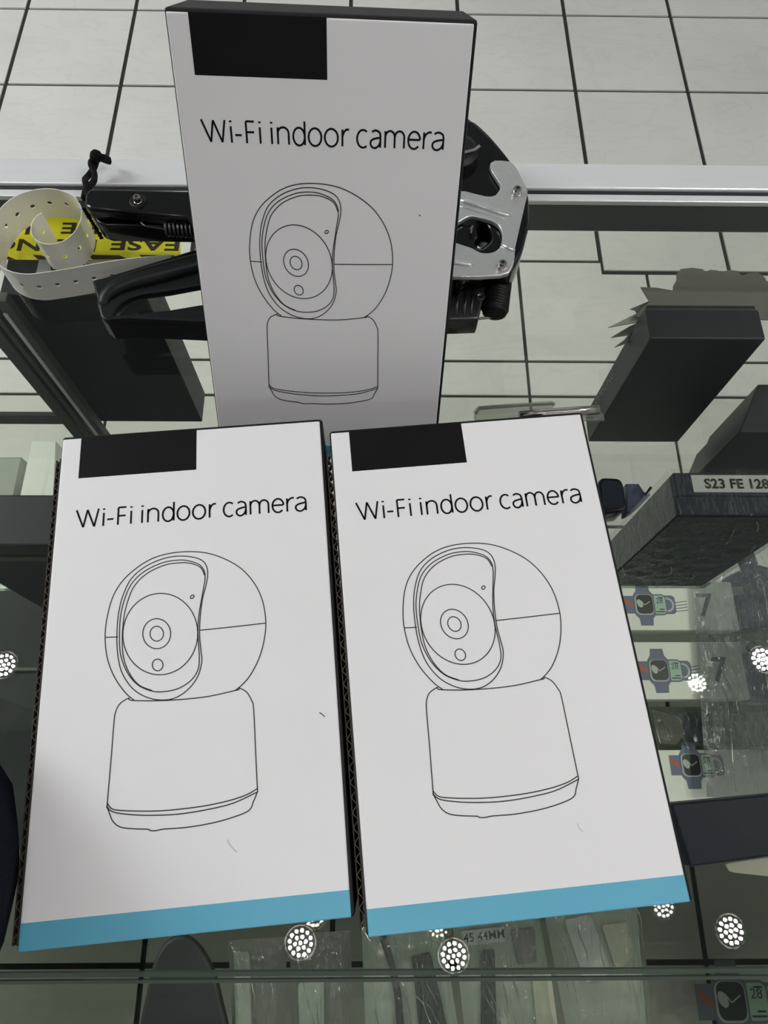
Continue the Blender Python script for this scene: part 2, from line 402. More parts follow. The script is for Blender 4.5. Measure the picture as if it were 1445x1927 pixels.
# slotted upright and side channel at the left, under the glass
g = G()
for dx, wd, zt_ in ((0, 0.010, 0.975), (0.013, 0.004, 0.97), (0.021, 0.008, 0.962)):
    g.box(-0.268+dx, -0.268+dx+wd, 0.300, 0.3045+wd*0.4, 0.42, zt_)
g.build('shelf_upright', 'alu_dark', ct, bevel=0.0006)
g = G(); g.box(-0.2465, -0.2440, 0.299, 0.304, 0.45, 0.95); g.build('upright_trim', 'alu', ct)
g = G()
g.box(-0.252, -0.240, 0.05, 0.310, 0.744, 0.756); g.box(-0.244, -0.238, 0.05, 0.300, 0.756, 0.7615)
g.build('shelf_bracket', 'alu_dark', ct, bevel=0.001)
g = G(); g.box(CX0+0.02, -0.27, 0.326, 0.330, 0.752, 0.768); g.box(CX0+0.02, -0.26, 0.12, 0.123, 0.60, 0.62)
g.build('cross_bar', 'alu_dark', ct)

# ------------------------------------------------------------------ camera cartons
BW, BL, BT = 0.115, 0.1985, 0.066
ZT = 1.0583
Pc = [at(118, 824, ZT), at(604, 790, ZT), at(662, 1727, ZT), at(28, 1795, ZT)]
exL = ((Pc[1]-Pc[0])+(Pc[2]-Pc[3])).normalized(); eyL = Vector((-exL.y, exL.x, 0))
cenL = sum(Pc, Vector())/4; oL = cenL-exL*BW/2-eyL*BL/2
Pr = [at(620, 812, ZT), at(1091, 779, ZT), at(1304, 1694, ZT), at(692, 1767, ZT)]
exR = ((Pr[1]-Pr[0])+(Pr[2]-Pr[3])).normalized(); eyR = Vector((-exR.y, exR.x, 0))
cenR = sum(Pr, Vector())/4; oR = cenR-exR*BW/2-eyR*BL/2
def uv(px, py):
    d = at(px, py, ZT)-oL; return Vector((d.dot(exL), d.dot(eyL)))
def c2(q): return uv(110+q[0]/3.0111, 980+q[1]/3.0111)
DRAW = [
 [(430,1018),(380,975),(320,890),(280,790),(265,680),(272,570),(305,440),(360,345),(440,270),(530,215),(630,185),(745,175),(850,185),(950,220),(1040,275),(1110,355),(1155,450),(1174,560),(1168,660),(1140,770),(1090,870),(1040,930),(1000,962)],
 [(400,1003),(402,1015),(430,1019)], [(1020,945),(1022,957),(1000,962)],
 [(430,1019),(550,1020),(700,1012),(850,995),(1000,962)],
 [(400,1003),(350,1035),(325,1080),(315,1140),(300,1330),(277,1600),(276,1620),(290,1660),(310,1705),(350,1735),(420,1745),(505,1748),(520,1755),(550,1756),(600,1747),(720,1738),(860,1715),(980,1683),(1078,1642),(1105,1590),(1127,1535),(1127,1515),(1118,1330),(1106,1070),(1095,1020),(1065,970),(1020,945)],
 [(276,1600),(300,1630),(340,1640),(450,1645),(600,1642),(800,1620),(950,1590),(1060,1555),(1127,1518)],
 [(276,1622),(310,1650),(400,1664),(520,1669),(680,1662),(850,1635),(990,1600),(1127,1537)],
 [(266,661),(338,658)], [(797,621),(980,602),(1174,580)],
 [(845,320),(843,270),(820,230),(770,208),(690,200),(600,213),(500,255),(420,320),(375,400),(345,500),(332,620),(335,750),(360,860),(420,950),(500,1000),(590,1016),(670,1000),(740,950),(790,880),(812,800),(808,740),(800,660),(802,560),(815,450),(835,370),(845,320)],
 [(830,340),(828,290),(800,250),(740,228),(680,223),(590,238),(490,285),(420,350),(380,430),(352,540),(346,680),(355,770),(390,860),(450,930),(530,965),(600,968),(680,950),(750,905),(790,845),(798,770),(790,640),(795,540),(815,420),(830,340)],
 [(828,310),(805,265),(750,242),(690,238),(600,252),(500,300),(430,370),(395,450),(372,540),(362,660),(368,770),(400,860),(455,930),(530,962)],
]
def ell(cx, cy, rx, ry, rot=0, n=48):
    return [(cx+rx*cos(a)*cos(rot)-ry*sin(a)*sin(rot), cy+rx*cos(a)*sin(rot)+ry*sin(a)*cos(rot)) for a in [2*pi*k/n for k in range(n)]]
ELL = [ell(577,642,212,231,0.1), ell(557,640,79,85), ell(557,640,38,42), ell(562,817,30,33), ell(758,431,12,8,-0.7,16)]
# thin single-line lettering, drawn glyph by glyph
def arc(cx, cy, rx, ry, a0, a1, n=22):
    return [(cx+rx*cos(radians(a0+(a1-a0)*k/n)), cy+ry*sin(radians(a0+(a1-a0)*k/n))) for k in range(n+1)]
def gl_i(x): return [([(x,0),(x,88)],0), ([(x,109),(x,119)],1)]
def gl_n(x, w): return [([(x,0),(x,91)],0), (arc(x+w/2,58,w/2,34,180,0)+[(x+w,0)],0)]
def gl_o(x, w): return [(arc(x+w/2,45,w/2,48,0,360),0)]
def gl_r(x, w): return [([(x,0),(x,91)],0), (cr([(x,52),(x+8,76),(x+w*0.6,91),(x+w,91)],5),0)]
def gl_a(x, w): return [(cr([(x+w*0.12,84),(x+w*0.5,93),(x+w*0.9,82),(x+w,60)],5)+[(x+w,0)],0), (cr([(x+w,54),(x+w*0.55,50),(x+w*0.12,40),(x,22),(x+w*0.15,3),(x+w*0.5,-3),(x+w*0.85,12),(x+w,34)],5),0)]
TXT = [([(0,120),(44,1),(64,117),(107,1),(128,120)],0)]
TXT += gl_i(159)+[([(180,42),(216,42)],0)]+[([(288,117),(243,117),(243,0)],0), ([(243,60),(286,60)],0)]+gl_i(318)
TXT += gl_i(382)+gl_n(416,60)+[(arc(533,45,32,48,0,360),0), ([(565,0),(565,127)],0)]+gl_o(586,71)+gl_o(676,73)+gl_r(774,37)
TXT += [(arc(889,45,33,48,52,308),0)]+gl_a(931,55)+gl_n(1013,53)+[(arc(1092.5,58,26.5,34,180,0)+[(1119,0)],0)]
TXT += [([(1142,49),(1207,49)]+arc(1175,46,33,47,8,318),0)]+gl_r(1229,42)+gl_a(1279,60)
tu0 = uv(143, 979); tu1 = uv(576, 948)
tk = (tu1.x-tu0.x)/1341.0
tv = uv(182, 996).y                             # baseline

def carton(name, label, mtx, T, blue_v, flap=True):
    t = thing(name, label, 'box', mtx=mtx, group='boxes of indoor cameras')
    W, L = BW, BL
    g = G(); g.box(-0.0002, W+0.0009, 0.0001, L+0.0007, -T, -0.0004); g.build('carton', 'black_card', t, bevel=0.0012, local=True)
    g = G(); g.box(0.0004, W-0.0004, 0.0004, L-0.0006, -0.0012, 0.0)
    # softened front sheet, subdivided so it can carry small dents
    g.build('front_panel', 'white_card', t, bevel=0.0009, seg=3, local=True)
    g = G(); g.box(0.0004, W-0.0004, 0.0002, blue_v, -0.00135, 0.00008); g.build('blue_band', 'blue', t, bevel=0.0004, local=True)
    g = G(); g.box(0.0085, 0.0595, 0.178, L-0.0003, -0.0016, 0.00010); g.build('black_rectangle', 'ink', t, bevel=0.0002, local=True)
    g = G()
    for pts, dot in TXT:
        g.stroke([(tu0.x+p[0]*tk, tv+0.0013+p[1]*tk*0.93) for p in pts], 0.00078 if not dot else 0.00095, 0.00002, 0.00010)
    g.build('lettering', 'ink', t, local=True)
    g = G()
    for s in DRAW: g.stroke(cr([c2(q) for q in s], 6), 0.00042, 0.00002, 0.00010)
    for e in ELL: g.stroke([c2(q) for q in e], 0.00042, 0.00002, 0.00010, closed=True)
    g.build('line_drawing', 'line', t, local=True)
    # corrugated side flap along the left edge
    if not flap: return t
    g = G(); g.box(-0.0003, 0.0003, 0.002, L-0.010, -T, -0.0004); g.box(-0.0024, -0.0020, 0.002, L-0.010, -T, -0.0016)
    fl = g.build('side_flap', 'liner', t, local=True)
    g = G(); n = 260; ys = [0.003+(L-0.014)*k/n for k in range(n+1)]
    pts = [(-0.00115+0.0008*sin(2*pi*y/0.0052), y) for y in ys]
    g.stroke(pts, 0.00025, -0.006, -0.0012); g.build('corrugated_core', 'brown', fl, local=True)
    # top closing flap seen edge-on
    g = G(); g.box(0.0006, W-0.0006, L-0.0004, L+0.0006, -T+0.001, -0.0006); g.build('tuck_flap', 'black_card', t, bevel=0.0003, local=True)
    return t
mL = Matrix((exL, eyL, Vector((0,0,1)))).transposed().to_4x4(); mL.translation = oL
mR = Matrix((exR, eyR, Vector((0,0,1)))).transposed().to_4x4(); mR.translation = oR
TB = ZT-GZ-0.0003
bandv = uv(36, 1747).y+0.0016
bL = carton('camera_box', 'white indoor camera box with blue band lying flat, left of the front pair', mL, TB, bandv)
bR = carton('camera_box', 'white indoor camera box with blue band lying flat, right of the front pair', mR, TB, bandv)
s_ = 0.950
oT = CAM+(Vector((-0.08234, 0.17190, 0.99451))-CAM)*s_
xT = Vector((0.99961, -0.00044, -0.02794)); yT = Vector((0.02459, 0.48860, 0.87216))
mT = frame(oT, xT, yT) @ Matrix.Diagonal((s_, s_, s_, 1))
bT = carton('camera_box', 'white indoor camera box standing upright and leaning back behind the two flat ones', mT, 0.0432, bandv, False)
# small scuffs on the fronts
def scuff(parent, m, pts, wd=0.0003):
    g = G(); g.stroke(pts, wd, 0.00002, 0.00006); g.build('scuff_mark', m, parent, local=True)
scuff(bL, 'line', [uv(601,1341), uv(606,1344), uv(611,1349)], 0.0004)
scuff(bL, 'pale', cr([uv(428,1580), uv(434,1592), uv(446,1604)], 4), 0.0006)

scuff(bR, 'pale', cr([Vector((0.0795, 0.0290)), Vector((0.0803, 0.0268)), Vector((0.0812, 0.0262))], 4), 0.0004)
scuff(bT, 'line', [Vector((0.0985, 0.1285)), Vector((0.0990, 0.1288))], 0.0006)

# ------------------------------------------------------------------ strapping tool behind the upright box
st = thing('strapping_tool', 'black and silver hand strapping tool lying on the glass behind the upright white box', 'tool', (0.0, 0.30, GZ))
def zc(x0, y0, s): return lambda q: (x0+q[0]/s, y0+q[1]/s)
def W2(pts, z): return [at(a, b, z).to_2d() for a, b in pts]
cA = zc(850, 210, 4.70)
def P2(c, pts, z, n=0, closed=True):
    q = [c(p) for p in pts]
    w_ = W2(q, z)
    return [v for v in (cr(w_, n, closed) if n else w_)]
# black rounded housing under the side plate
hous = [(20,60),(180,68),(300,160),(420,290),(530,430),(620,580),(680,720),(692,860),(690,980),(665,1090),(640,1190),(600,1290),(545,1375),(500,1400),(200,1400),(20,1380)]
hole = [(235,960),(300,985),(340,1060),(335,1120),(290,1170),(250,1190),(222,1170),(225,1130),(245,1090)]
plate('wheel_housing', P2(cA, hous, 1.030, 4), [P2(cA, hole, 1.03, 4)], 1.008, 1.030, 'gloss_black', st, 0.003, 4)
# reel inside
g = G(); c0 = at(855, 290, 1.032); g.lathe(c0, (0,0,1), [(0.014,-0.002),(0.014,0.003),(0.011,0.0045),(0.006,0.0045),(0.006,0.002),(0.002,0.002)], 40); g.build('reel_hub', 'satin_black', st)
g = G(); g.tube([at(870,288,1.037), at(893,282,1.037), at(902,275,1.037)], 0.0009, 8); g.build('spring_clip', 'steel', st)
# silver side plate
outl = [(-260,690),(120,700),(200,722),(300,745),(350,748),(390,735),(425,690),(430,645),(350,520),(336,480),(345,450),(380,430),(450,430),(520,440),(548,462),(580,510),(670,690),(672,720),(600,1030),(560,1210),(558,1280),(545,1350),(505,1425),(430,1448),(230,1460),(-260,1460)]
cut = [(-100,1100),(60,980),(160,925),(240,935),(350,965),(420,1010),(445,1075),(445,1130),(425,1195),(380,1235),(310,1250),(240,1238),(180,1205),(60,1165)]
plate('side_plate', P2(cA, outl, 1.0335), [P2(cA, cut, 1.0335, 3)], 1.0305, 1.0335, 'silver', st, 0.0006, 2)
g = G()
for a, b, wd in (((60,780),(520,930),0.0042), ((60,835),(480,955),0.0012), ((-20,1330),(180,1360),0.0038)):
    p, q = at(*cA(a), 1.0335), at(*cA(b), 1.0335)
    g = G(); g.tube([p+(q-p)*k/8 for k in range(9)], [wd*0.22]+[wd*0.42]*7+[wd*0.25], 10)
    g.build('pressed_rib', 'silver', st, smooth=True)
g = G(); p, q = at(*cA((440,1175)), 1.0338), at(*cA((555,1235)), 1.0338); g.tube([p, q], 0.0011, 8); g.build('plate_fold', 'silver', st, smooth=True)
def bolt(px, py, z, r, name='bolt'):
    c = at(px, py, z); g = G()
    g.lathe(c, (0,0,1), [(r*1.15,0),(r*1.15,0.0008),(r,0.0010),(r,0.0032),(r*0.82,0.0040),(r*0.50,0.0040),(r*0.42,0.0022)], 28)
    for k in range(6):
        a = k*pi/3
        g.box(c.x+cos(a)*r*0.45-0.0003, c.x+cos(a)*r*0.45+0.0003, c.y+sin(a)*r*0.45-0.0003, c.y+sin(a)*r*0.45+0.0003, c.z+0.0022, c.z+0.0041)
    g.build(name, 'steel', st)
bolt(972, 364, 1.0335, 0.0024); bolt(944, 503, 1.0335, 0.0024)
g = G(); g.lathe(at(873,432,1.02), (0,0,1), [(0.009,-0.004),(0.009,0.008),(0.007,0.011),(0.003,0.011),(0.003,0.0085)], 28); g.build('feed_wheel', 'satin_black', st)
g = G(); g.tube([at(886,440,1.032), at(889,425,1.032), at(884,432,1.032)], 0.0006, 6); g.build('feed_pin', 'steel', st)
# ribbed knob and ratchet case below
g = G()
pa, pb = at(938, 528, 1.012), at(930, 592, 1.010)
n = 36; pts = [pa+(pb-pa)*k/n for k in range(n+1)]
rs = [0.0075+0.0004*sin(k*2*pi/3) if 3 < k < n-3 else 0.0068 for k in range(n+1)]
rs[0] = 0.005; rs[-1] = 0.0045
g.tube(pts, rs, 24); g.build('ribbed_knob', 'rubber_black', st, smooth=True)
case = [(40,1478),(300,1478),(310,1500),(295,1560),(285,1600),(280,1660),(265,1700),(245,1800),(230,1830),(20,1838),(-100,1838),(-100,1478)]
plate('ratchet_case', P2(cA, case, 1.016), [], 1.002, 1.016, 'dark_metal', st, 0.001, 2)
g = G()
for x in (65, 135, 195):
    g = G(); g.tube([at(*cA((x,1520)), 1.0162), at(*cA((x-25,1800)), 1.0162)], 0.0007, 8)
    g.build('case_rib', 'dark_metal', st, smooth=True)
g = G(); g.lathe(at(*cA((250,1640)), 1.016), (0,0,1), [(0.0030,0),(0.0030,0.0006),(0.0016,0.0008),(0.0016,0.0001)], 20); g.build('case_rivet', 'steel', st)
g = G(); g.tube([at(*cA(q), 1.006) for q in ((20,1842),(180,1838),(330,1822),(420,1795))], 0.0008, 8); g.build('case_lip', 'steel', st)
# body linking handles and plate, behind the box
g = G(); g.box(-0.075, 0.045, 0.262, 0.338, 1.000, 1.030); g.build('tool_body', 'satin_black', st, bevel=0.004, seg=3)
cB = zc(0, 340, 3.803)
# upper lever
lev = [(652,52),(900,55),(1310,66),(1600,72),(1620,460),(1370,300),(1340,262),(900,225),(650,205),(605,175),(607,95),(625,68)]
plate('lever', P2(cB, lev, 1.042), [], 1.034, 1.042, 'gloss_black', st, 0.002, 3)
lev2 = [(620,120),(1620,130),(1620,345),(1330,330),(760,322),(700,300),(640,215),(612,170)]
plate('lever_body', P2(cB, lev2, 1.034), [], 1.0215, 1.034, 'gloss_black', st, 0.0012, 2)
g = G(); c0 = at(*cB((990,148)), 1.042); g.lathe(c0, (0,0,1), [(0.0048,-0.0005),(0.0048,0.0003),(0.0040,0.0006)], 28); g.build('bolt_recess', 'rubber_black', st)
bolt(*cB((990,152)), 1.0422, 0.0020)
g = G(); A0, A1 = at(*cB((1185,330)), 1.0335), at(*cB((1480,350)), 1.0335)
n = 14*10; d = A1-A0
g.tube([A0+d*(k/n)+Vector((0, 0.0045*cos(2*pi*k/14), 0.0035*sin(2*pi*k/14)-0.0005)) for k in range(n+1)], 0.0008, 6)
g.build('coil_spring', 'dark_metal', st, smooth=True)
g = G(); g.tube([at(*cB(q), 1.0352) for q in ((1012,275),(1012,300),(1040,322),(1110,332),(1190,345))], 0.0006, 6); g.build('spring_hook', 'steel', st)
g = G(); pa, pb = at(*cB((600,200)), 1.0345), at(*cB((725,410)), 1.022)
for k in range(13):
    c = pa+(pb-pa)*k/12; g.lathe(c, (-0.6,-0.5,0.3), [(0.0007,-0.001),(0.0007,0.0008),(0.0002,0.0012)], 6)
g.build('toothed_edge', 'rubber_black', st)
# lower loop handle
ho = [(660,718),(672,708),(750,688),(1000,610),(1365,498),(1620,430),(1620,1000),(1430,1010),(900,985),(765,1000),(735,990),(715,960),(690,830)]
hh = [(815,962),(845,915),(880,872),(930,838),(1000,815),(1200,790),(1405,752),(1560,730),(1560,870),(1415,888),(1200,925),(1000,945)]
zh = 1.020
loop = plate('loop_handle', P2(cB, ho, zh), [P2(cB, hh, zh)], 1.0150, zh, 'satin_black', st, 0.0012, 2)
g = G(); lp_ = [at(*cB(q), zh).to_2d() for q in ((722,968),(765,1000),(900,987),(1430,1012),(1620,1000))]
g.stroke([p+Vector((0,0.0016)) for p in lp_], 0.0032, 1.0030, 1.0165); g.build('handle_skirt', 'satin_black', st)
g = G(); gp = [at(*cB(q), z) for q, z in (((770,940),1.014),((757,890),1.017),((775,835),1.018),((840,780),1.0185),((950,735),1.0185),((1100,695),1.0185),((1300,640),1.0185),((1560,570),1.018))]
gp = cr(gp, 6); g.tube(gp, [0.0036+0.0030*min(1, k/30) for k in range(len(gp))], 20); g.build('hand_grip', 'satin_black', st, smooth=True)
# wrist cord at the lever's end
wc = thing('wrist_cord', 'black braided wrist cord draped over the aluminium rail at the end of the strapping tool', 'cord', at(180, 330, 1.0))
cpx = [(162,372,1.028),(163,350,1.022),(170,335,1.010),(173,315,1.004),(178,300,1.006),(180,292,1.010),(190,296,1.008),(205,302,1.001)]
cp = [at(a, b, z) for a, b, z in cpx]; cp = cr(cp, 10)
g = G()
for ph in (0, pi):
    pts = []
    for k, q in enumerate(cp):
        a = ph+k*0.16; am = 0.0022*(0.5+0.7*sin(pi*min(1, max(0, (k-4)/34))))
        pts.append(q+Vector((am*cos(a), 0.3*am*sin(a), 0.6*am*sin(a))))
    g.tube(pts, [0.0019]*len(pts), 8)
g.build('cord_strand', 'cord', wc, smooth=True)
g = G(); g.lathe(at(181, 294, 1.0085), (0.6,0.3,0.6), [(0.001,-0.0038),(0.0032,-0.0025),(0.0040,0),(0.0032,0.0025),(0.001,0.0038)], 14); g.build('knot', 'cord', wc, smooth=True)

# ------------------------------------------------------------------ perforated strapping coil
HS = 0.0225
sp = [(92,398),(72,406),(60,424),(62,446),(80,459),(103,460),(128,450),(147,428),(154,400),(143,374),(112,359),(76,357),(40,366),(10,385),(-15,418),(-22,455),(-10,490),(16,510),(50,517),(90,513),(140,505),(200,494),(262,486),(330,480)]
sw = cr([at(a, b, GZ+HS).to_2d() for a, b in sp], 24)
# resample evenly
L_ = [0]
for i in range(1, len(sw)): L_.append(L_[-1]+(sw[i]-sw[i-1]).length)
def along(s):
    s = max(0, min(s, L_[-1]-1e-9)); lo = 0; hi = len(L_)-1
    while hi-lo > 1:
        m = (lo+hi)//2
        if L_[m] <= s: lo = m
        else: hi = m
    t = (s-L_[lo])/max(1e-9, L_[hi]-L_[lo]); return sw[lo].lerp(sw[hi], t)
cell = 0.0105; g = G(); ncell = int(L_[-1]/cell)
def sheet_pt(s, h):
    p = along(s); lift = 0.0006
    return (p.x, p.y, GZ+lift+h)
for c in range(ncell):
    s0 = 0.004+c*cell if c else 0.0; s1 = 0.004+(c+1)*cell; sm = 0.004+(c+0.5)*cell
    N = 24; inn = []; out = []
    for k in range(N):
        a = 2*pi*k/N; ca, sa = cos(a), sin(a); r = 0.0013
        inn.append(sheet_pt(sm+r*ca*1.15, HS*0.52+r*sa))
        m = max(abs(ca), abs(sa)); out.append(sheet_pt(sm+(cell/2)*ca/m, HS/2+(HS/2)*sa/m))
    g.add(inn+out, [(k, (k+1)%N, N+(k+1)%N, N+k) for k in range(N)])
me_ob = g.build('perforated_strap', 'strap', smooth=True)
tag(me_ob, 'pale perforated plastic strap curled into a loose coil on the glass beside the tool', 'strap')
bm = bmesh.new(); bm.from_mesh(me_ob.data); bmesh.ops.remove_doubles(bm, verts=bm.verts, dist=2e-5); bm.to_mesh(me_ob.data); bm.free()
me_ob.data.set_sharp_from_angle(angle=0.9)
sd = me_ob.modifiers.new('s', 'SOLIDIFY'); sd.thickness = 0.0005; sd.offset = 0
es_ = me_ob.modifiers.new('e', 'EDGE_SPLIT'); es_.split_angle = 0.6
centre(me_ob)

# yellow warning tape under the coil
ys = [at(5,486,GZ), at(330,492,GZ), at(330,408,GZ), at(60,404,GZ)]
tp = thing('warning_tape', 'yellow printed warning tape stuck on the glass under the coiled strap', 'tape', (-0.2, 0.3, GZ))
g = G(); g.prism([q.to_2d() for q in (at(3,489,GZ), at(340,490,GZ), at(340,410,GZ), at(166,412,GZ), at(163,417,GZ), at(130,409,GZ), at(98,409,GZ), at(40,432,GZ), at(18,455,GZ))], GZ+0.00005, GZ+0.00025)
g.build('tape', 'yellow', tp)
xa = (at(20,470,GZ)-at(300,474,GZ)); ya = Vector((0,-1,0))
def tape_text(s, px, py, hpx, sx=1.62):
    o = at(px, py, GZ+0.0003); h = (at(px, py+hpx, GZ)-at(px, py, GZ)).length
    return text('tape_lettering', s, h/0.70, frame(o, xa, ya), 'tape_ink', tp, bold=0.00028, th=0.00004, sx=sx)
tape_text('PLEASE', 404, 452, 21); tape_text('DO', 186, 452, 21); tape_text('NOT', 82, 451, 21)
tape_text('THE', 228, 421, 20); tape_text('I', 62, 423, 18)
g = G()
for x0_, x1_ in ((2,24),(62,92),(165,238),(262,340)):
    g = G(); g.prism([at(a, b, GZ).to_2d() for a, b in ((x0_,480),(x1_-14,481),(x1_+6,489),(x0_+10,489))], GZ+0.0002, GZ+0.00034)
    g.build('tape_chevron', 'tape_ink', tp)

# ------------------------------------------------------------------ things on the upper shelf
SZ = 0.7683
def phone_box(label, x0, x1, y0, y1, z1, m, z0=SZ, rot=0.0, cat='box'):
    c = Vector(((x0+x1)/2, (y0+y1)/2, z0))
    t = thing('phone_box', label, cat, c, 'phone boxes under the glass')
    g = G(); g.box(x0, x1, y0, y1, z0, z1-0.030 if z1-z0 > 0.06 else z0+(z1-z0)*0.55); g.build('tray', m, t, bevel=0.0008)
    g = G(); g.box(x0-0.0006, x1+0.0006, y0-0.0006, y1+0.0006, z1-0.0296 if z1-z0 > 0.06 else z0+(z1-z0)*0.56, z1); g.build('lid', m, t, bevel=0.0012)
    return t
b1 = thing('phone_box', 'black phone box standing on its end on the glass shelf below the grey scalloped card', 'box', (0.236, 0.315, SZ), 'phone boxes under the glass')
g = G(); g.box(0.195, 0.277, 0.301, 0.3265, SZ, 0.925); g.build('lid', 'phone_box', b1, bevel=0.0012)
g = G(); g.box(0.1962, 0.2758, 0.3266, 0.331, SZ+0.001, 0.924); g.build('tray', 'phone_box', b1, bevel=0.001)
text('side_print', 'SAMSUNG', 0.011, frame((0.1948, 0.318, 0.800), (0,0,1), (0,1,0)), 'faint', b1, th=0.00003)
b2 = thing('phone_box', 'navy shrink-wrapped phone box labelled S23 FE 128 standing on the shelf', 'box', (0.233, 0.179, SZ), 'phone boxes under the glass')
g = G(); g.box(0.191, 0.276, 0.165, 0.178, SZ, 0.930); g.build('lid', 'phone_box2', b2, bevel=0.0012)
g = G(); g.box(0.1922, 0.2748, 0.1781, 0.1945, SZ+0.001, 0.9295); g.build('tray', 'phone_box2', b2, bevel=0.001)
g = G(); g.box(0.2035, 0.270, 0.1805, 0.1925, 0.9296, 0.9299); lbp = g.build('paper_label', 'label', b2)
text('label_lettering', 'S23 FE 128', 0.0093, frame((0.2110, 0.1832, 0.9302), (1,0,0), (0,1,0)), 'ink', b2, bold=0.00022, th=0.00005, sx=1.0)
g = G(); N = 14
def wrapface(o, u, v, nu, nv, nrm, amp):
    o, u, v, nrm = Vector(o), Vector(u), Vector(v), Vector(nrm); vs = []
    for j in range(nv+1):
        for i in range(nu+1):
            q = o+u*(i/nu)+v*(j/nv); e = min(i, nu-i, j, nv-j)
            vs.append(q+nrm*(0.0008+(amp*abs(noise.noise(q*90)) if e else 0)))
    return vs, [(j*(nu+1)+i, j*(nu+1)+i+1, (j+1)*(nu+1)+i+1, (j+1)*(nu+1)+i) for j in range(nv) for i in range(nu)]
for a in (((0.190,0.164,SZ),(0.087,0,0),(0,0,0.162),24,40,(0,-1,0),0.0022), ((0.190,0.196,SZ),(0,-0.032,0),(0,0,0.162),8,40,(-1,0,0),0.001), ((0.190,0.164,0.931),(0.087,0,0),(0,0.032,0),24,8,(0,0,1),0.0007)):
    g.add(*wrapface(*a))
rw = random.Random(5)
for k in range(6):
    x = rw.uniform(0.195, 0.270); z = rw.uniform(0.78, 0.92); a = rw.uniform(-0.5, -0.2); ln = rw.uniform(0.008, 0.03)
    g.tube([(x+a*ln*t/4+0.0008*sin(t), 0.1615, z+ln*t/4) for t in range(5)], 0.0004, 6, 1)
g.build('shrink_wrap', ['wrap', 'crease'], b2, smooth=True)
b3 = phone_box('large black phone box standing under the curled strap, paper label on top', -0.255, -0.157, 0.320, 0.3500, 0.945, 'phone_box')
g = G(); g.box(-0.2335, -0.170, 0.3365, 0.3485, 0.9451, 0.9454); g.build('paper_label', 'label', b3)
text('label_lettering', 'Ultra 256GB', 0.0085, frame((-0.2245, 0.3394, 0.9456), (1,0,0), (0,1,0)), 'ink', b3, bold=0.0002, th=0.00005)
b4 = phone_box('black phone box standing on end left of the left white box', -0.272, -0.186, 0.146, 0.1790, 0.925, 'phone_box')
g = G(); g.box(-0.2722, -0.186, 0.1443, 0.1452, 0.898, 0.9045); g.build('silver_seam', 'alu_dark', b4)
b5 = thing('phone_box', 'black phone box lying half hidden at the right edge, behind the labelled navy one', 'box', (0.33, 0.27, SZ), 'phone boxes under the glass')
pt = [at(1366,770,0.84), at(1445,688,0.84), at(1560,690,0.84), at(1560,770,0.84)]
g = G(); g.prism([(0.262+0.006,0.249),(0.350,0.249),(0.350,0.290),(0.290,0.290)], 0.800, 0.884); g.build('lid', 'phone_box', b5, bevel=0.001)
g = G(); g.prism([(0.271,0.2505),(0.349,0.2505),(0.349,0.289),(0.292,0.289)], SZ, 0.799); g.build('tray', 'phone_box2', b5, bevel=0.001)
# black box lying flat near the bottom right
q = [at(1262,1512,0.80), at(1300,1632,0.80), at(1520,1602,0.80), at(1500,1490,0.80)]
b6 = thing('phone_box', 'black phone box lying flat on the shelf right of the right white box', 'box', (q[0]+q[2])/2*Vector((1,1,0)) if False else Vector(((q[0].x+q[2].x)/2, (q[0].y+q[2].y)/2, SZ)), 'phone boxes under the glass')
g = G(); g.prism([a.to_2d() for a in q], SZ+0.014, 0.800); g.build('lid', 'phone_box2', b6, bevel=0.0015)
g = G(); g.prism([a.to_2d()*0.997+Vector((0.0006,0)) for a in q], SZ, SZ+0.0137); g.build('tray', 'phone_box', b6, bevel=0.001)

# price cards behind the first phone box
def card(name, label, px, z, th, m, tilt=None, cat='card'):
    pts = W2(px, z)
    o = plate(name, pts, [], z, z+th, m); tag(o, label, cat, 'paper price cards'); centre(o); return o
def zz(q): return (1080+q[0]/3.855, 400+q[1]/3.855)
clo = [(430,760),(545,650),(480,545),(600,550),(715,570),(718,535),(742,490),(740,455),(770,415),(850,405),(930,415),(950,435),(985,420),(1040,425),(1070,442),(1120,420),(1180,428),(1215,465),(1260,445),(1330,440),(1380,475),(1395,505),(1440,480),(1500,500),(1520,780),(1380,782),(1330,775)]
card('scalloped_card', 'grey scalloped price card standing out behind the black phone box on the shelf', [zz(q) for q in clo], 0.905, 0.0008, 'grey_card')
def spikes(name, label, pxs, z, m): card(name, label, [zz(q) for q in pxs], z, 0.0008, m)
spikes('starburst_card', 'pale spiked starburst card poking out left of the black phone box, topmost spike', [(470,770),(452,735),(245,838),(400,810),(470,800)], 0.900, 'sage')
spikes('starburst_card', 'dark spiked starburst card poking out left of the black phone box, lower spikes', [(470,800),(450,808),(400,830),(266,910),(390,893),(360,930),(292,980),(355,960),(420,925),(480,880)], 0.885, 'grey_card')
spikes('starburst_card', 'upper spiked card between the scalloped card and the black phone box', [(560,640),(405,703),(440,712),(470,760),(600,765)], 0.897, 'grey_card')

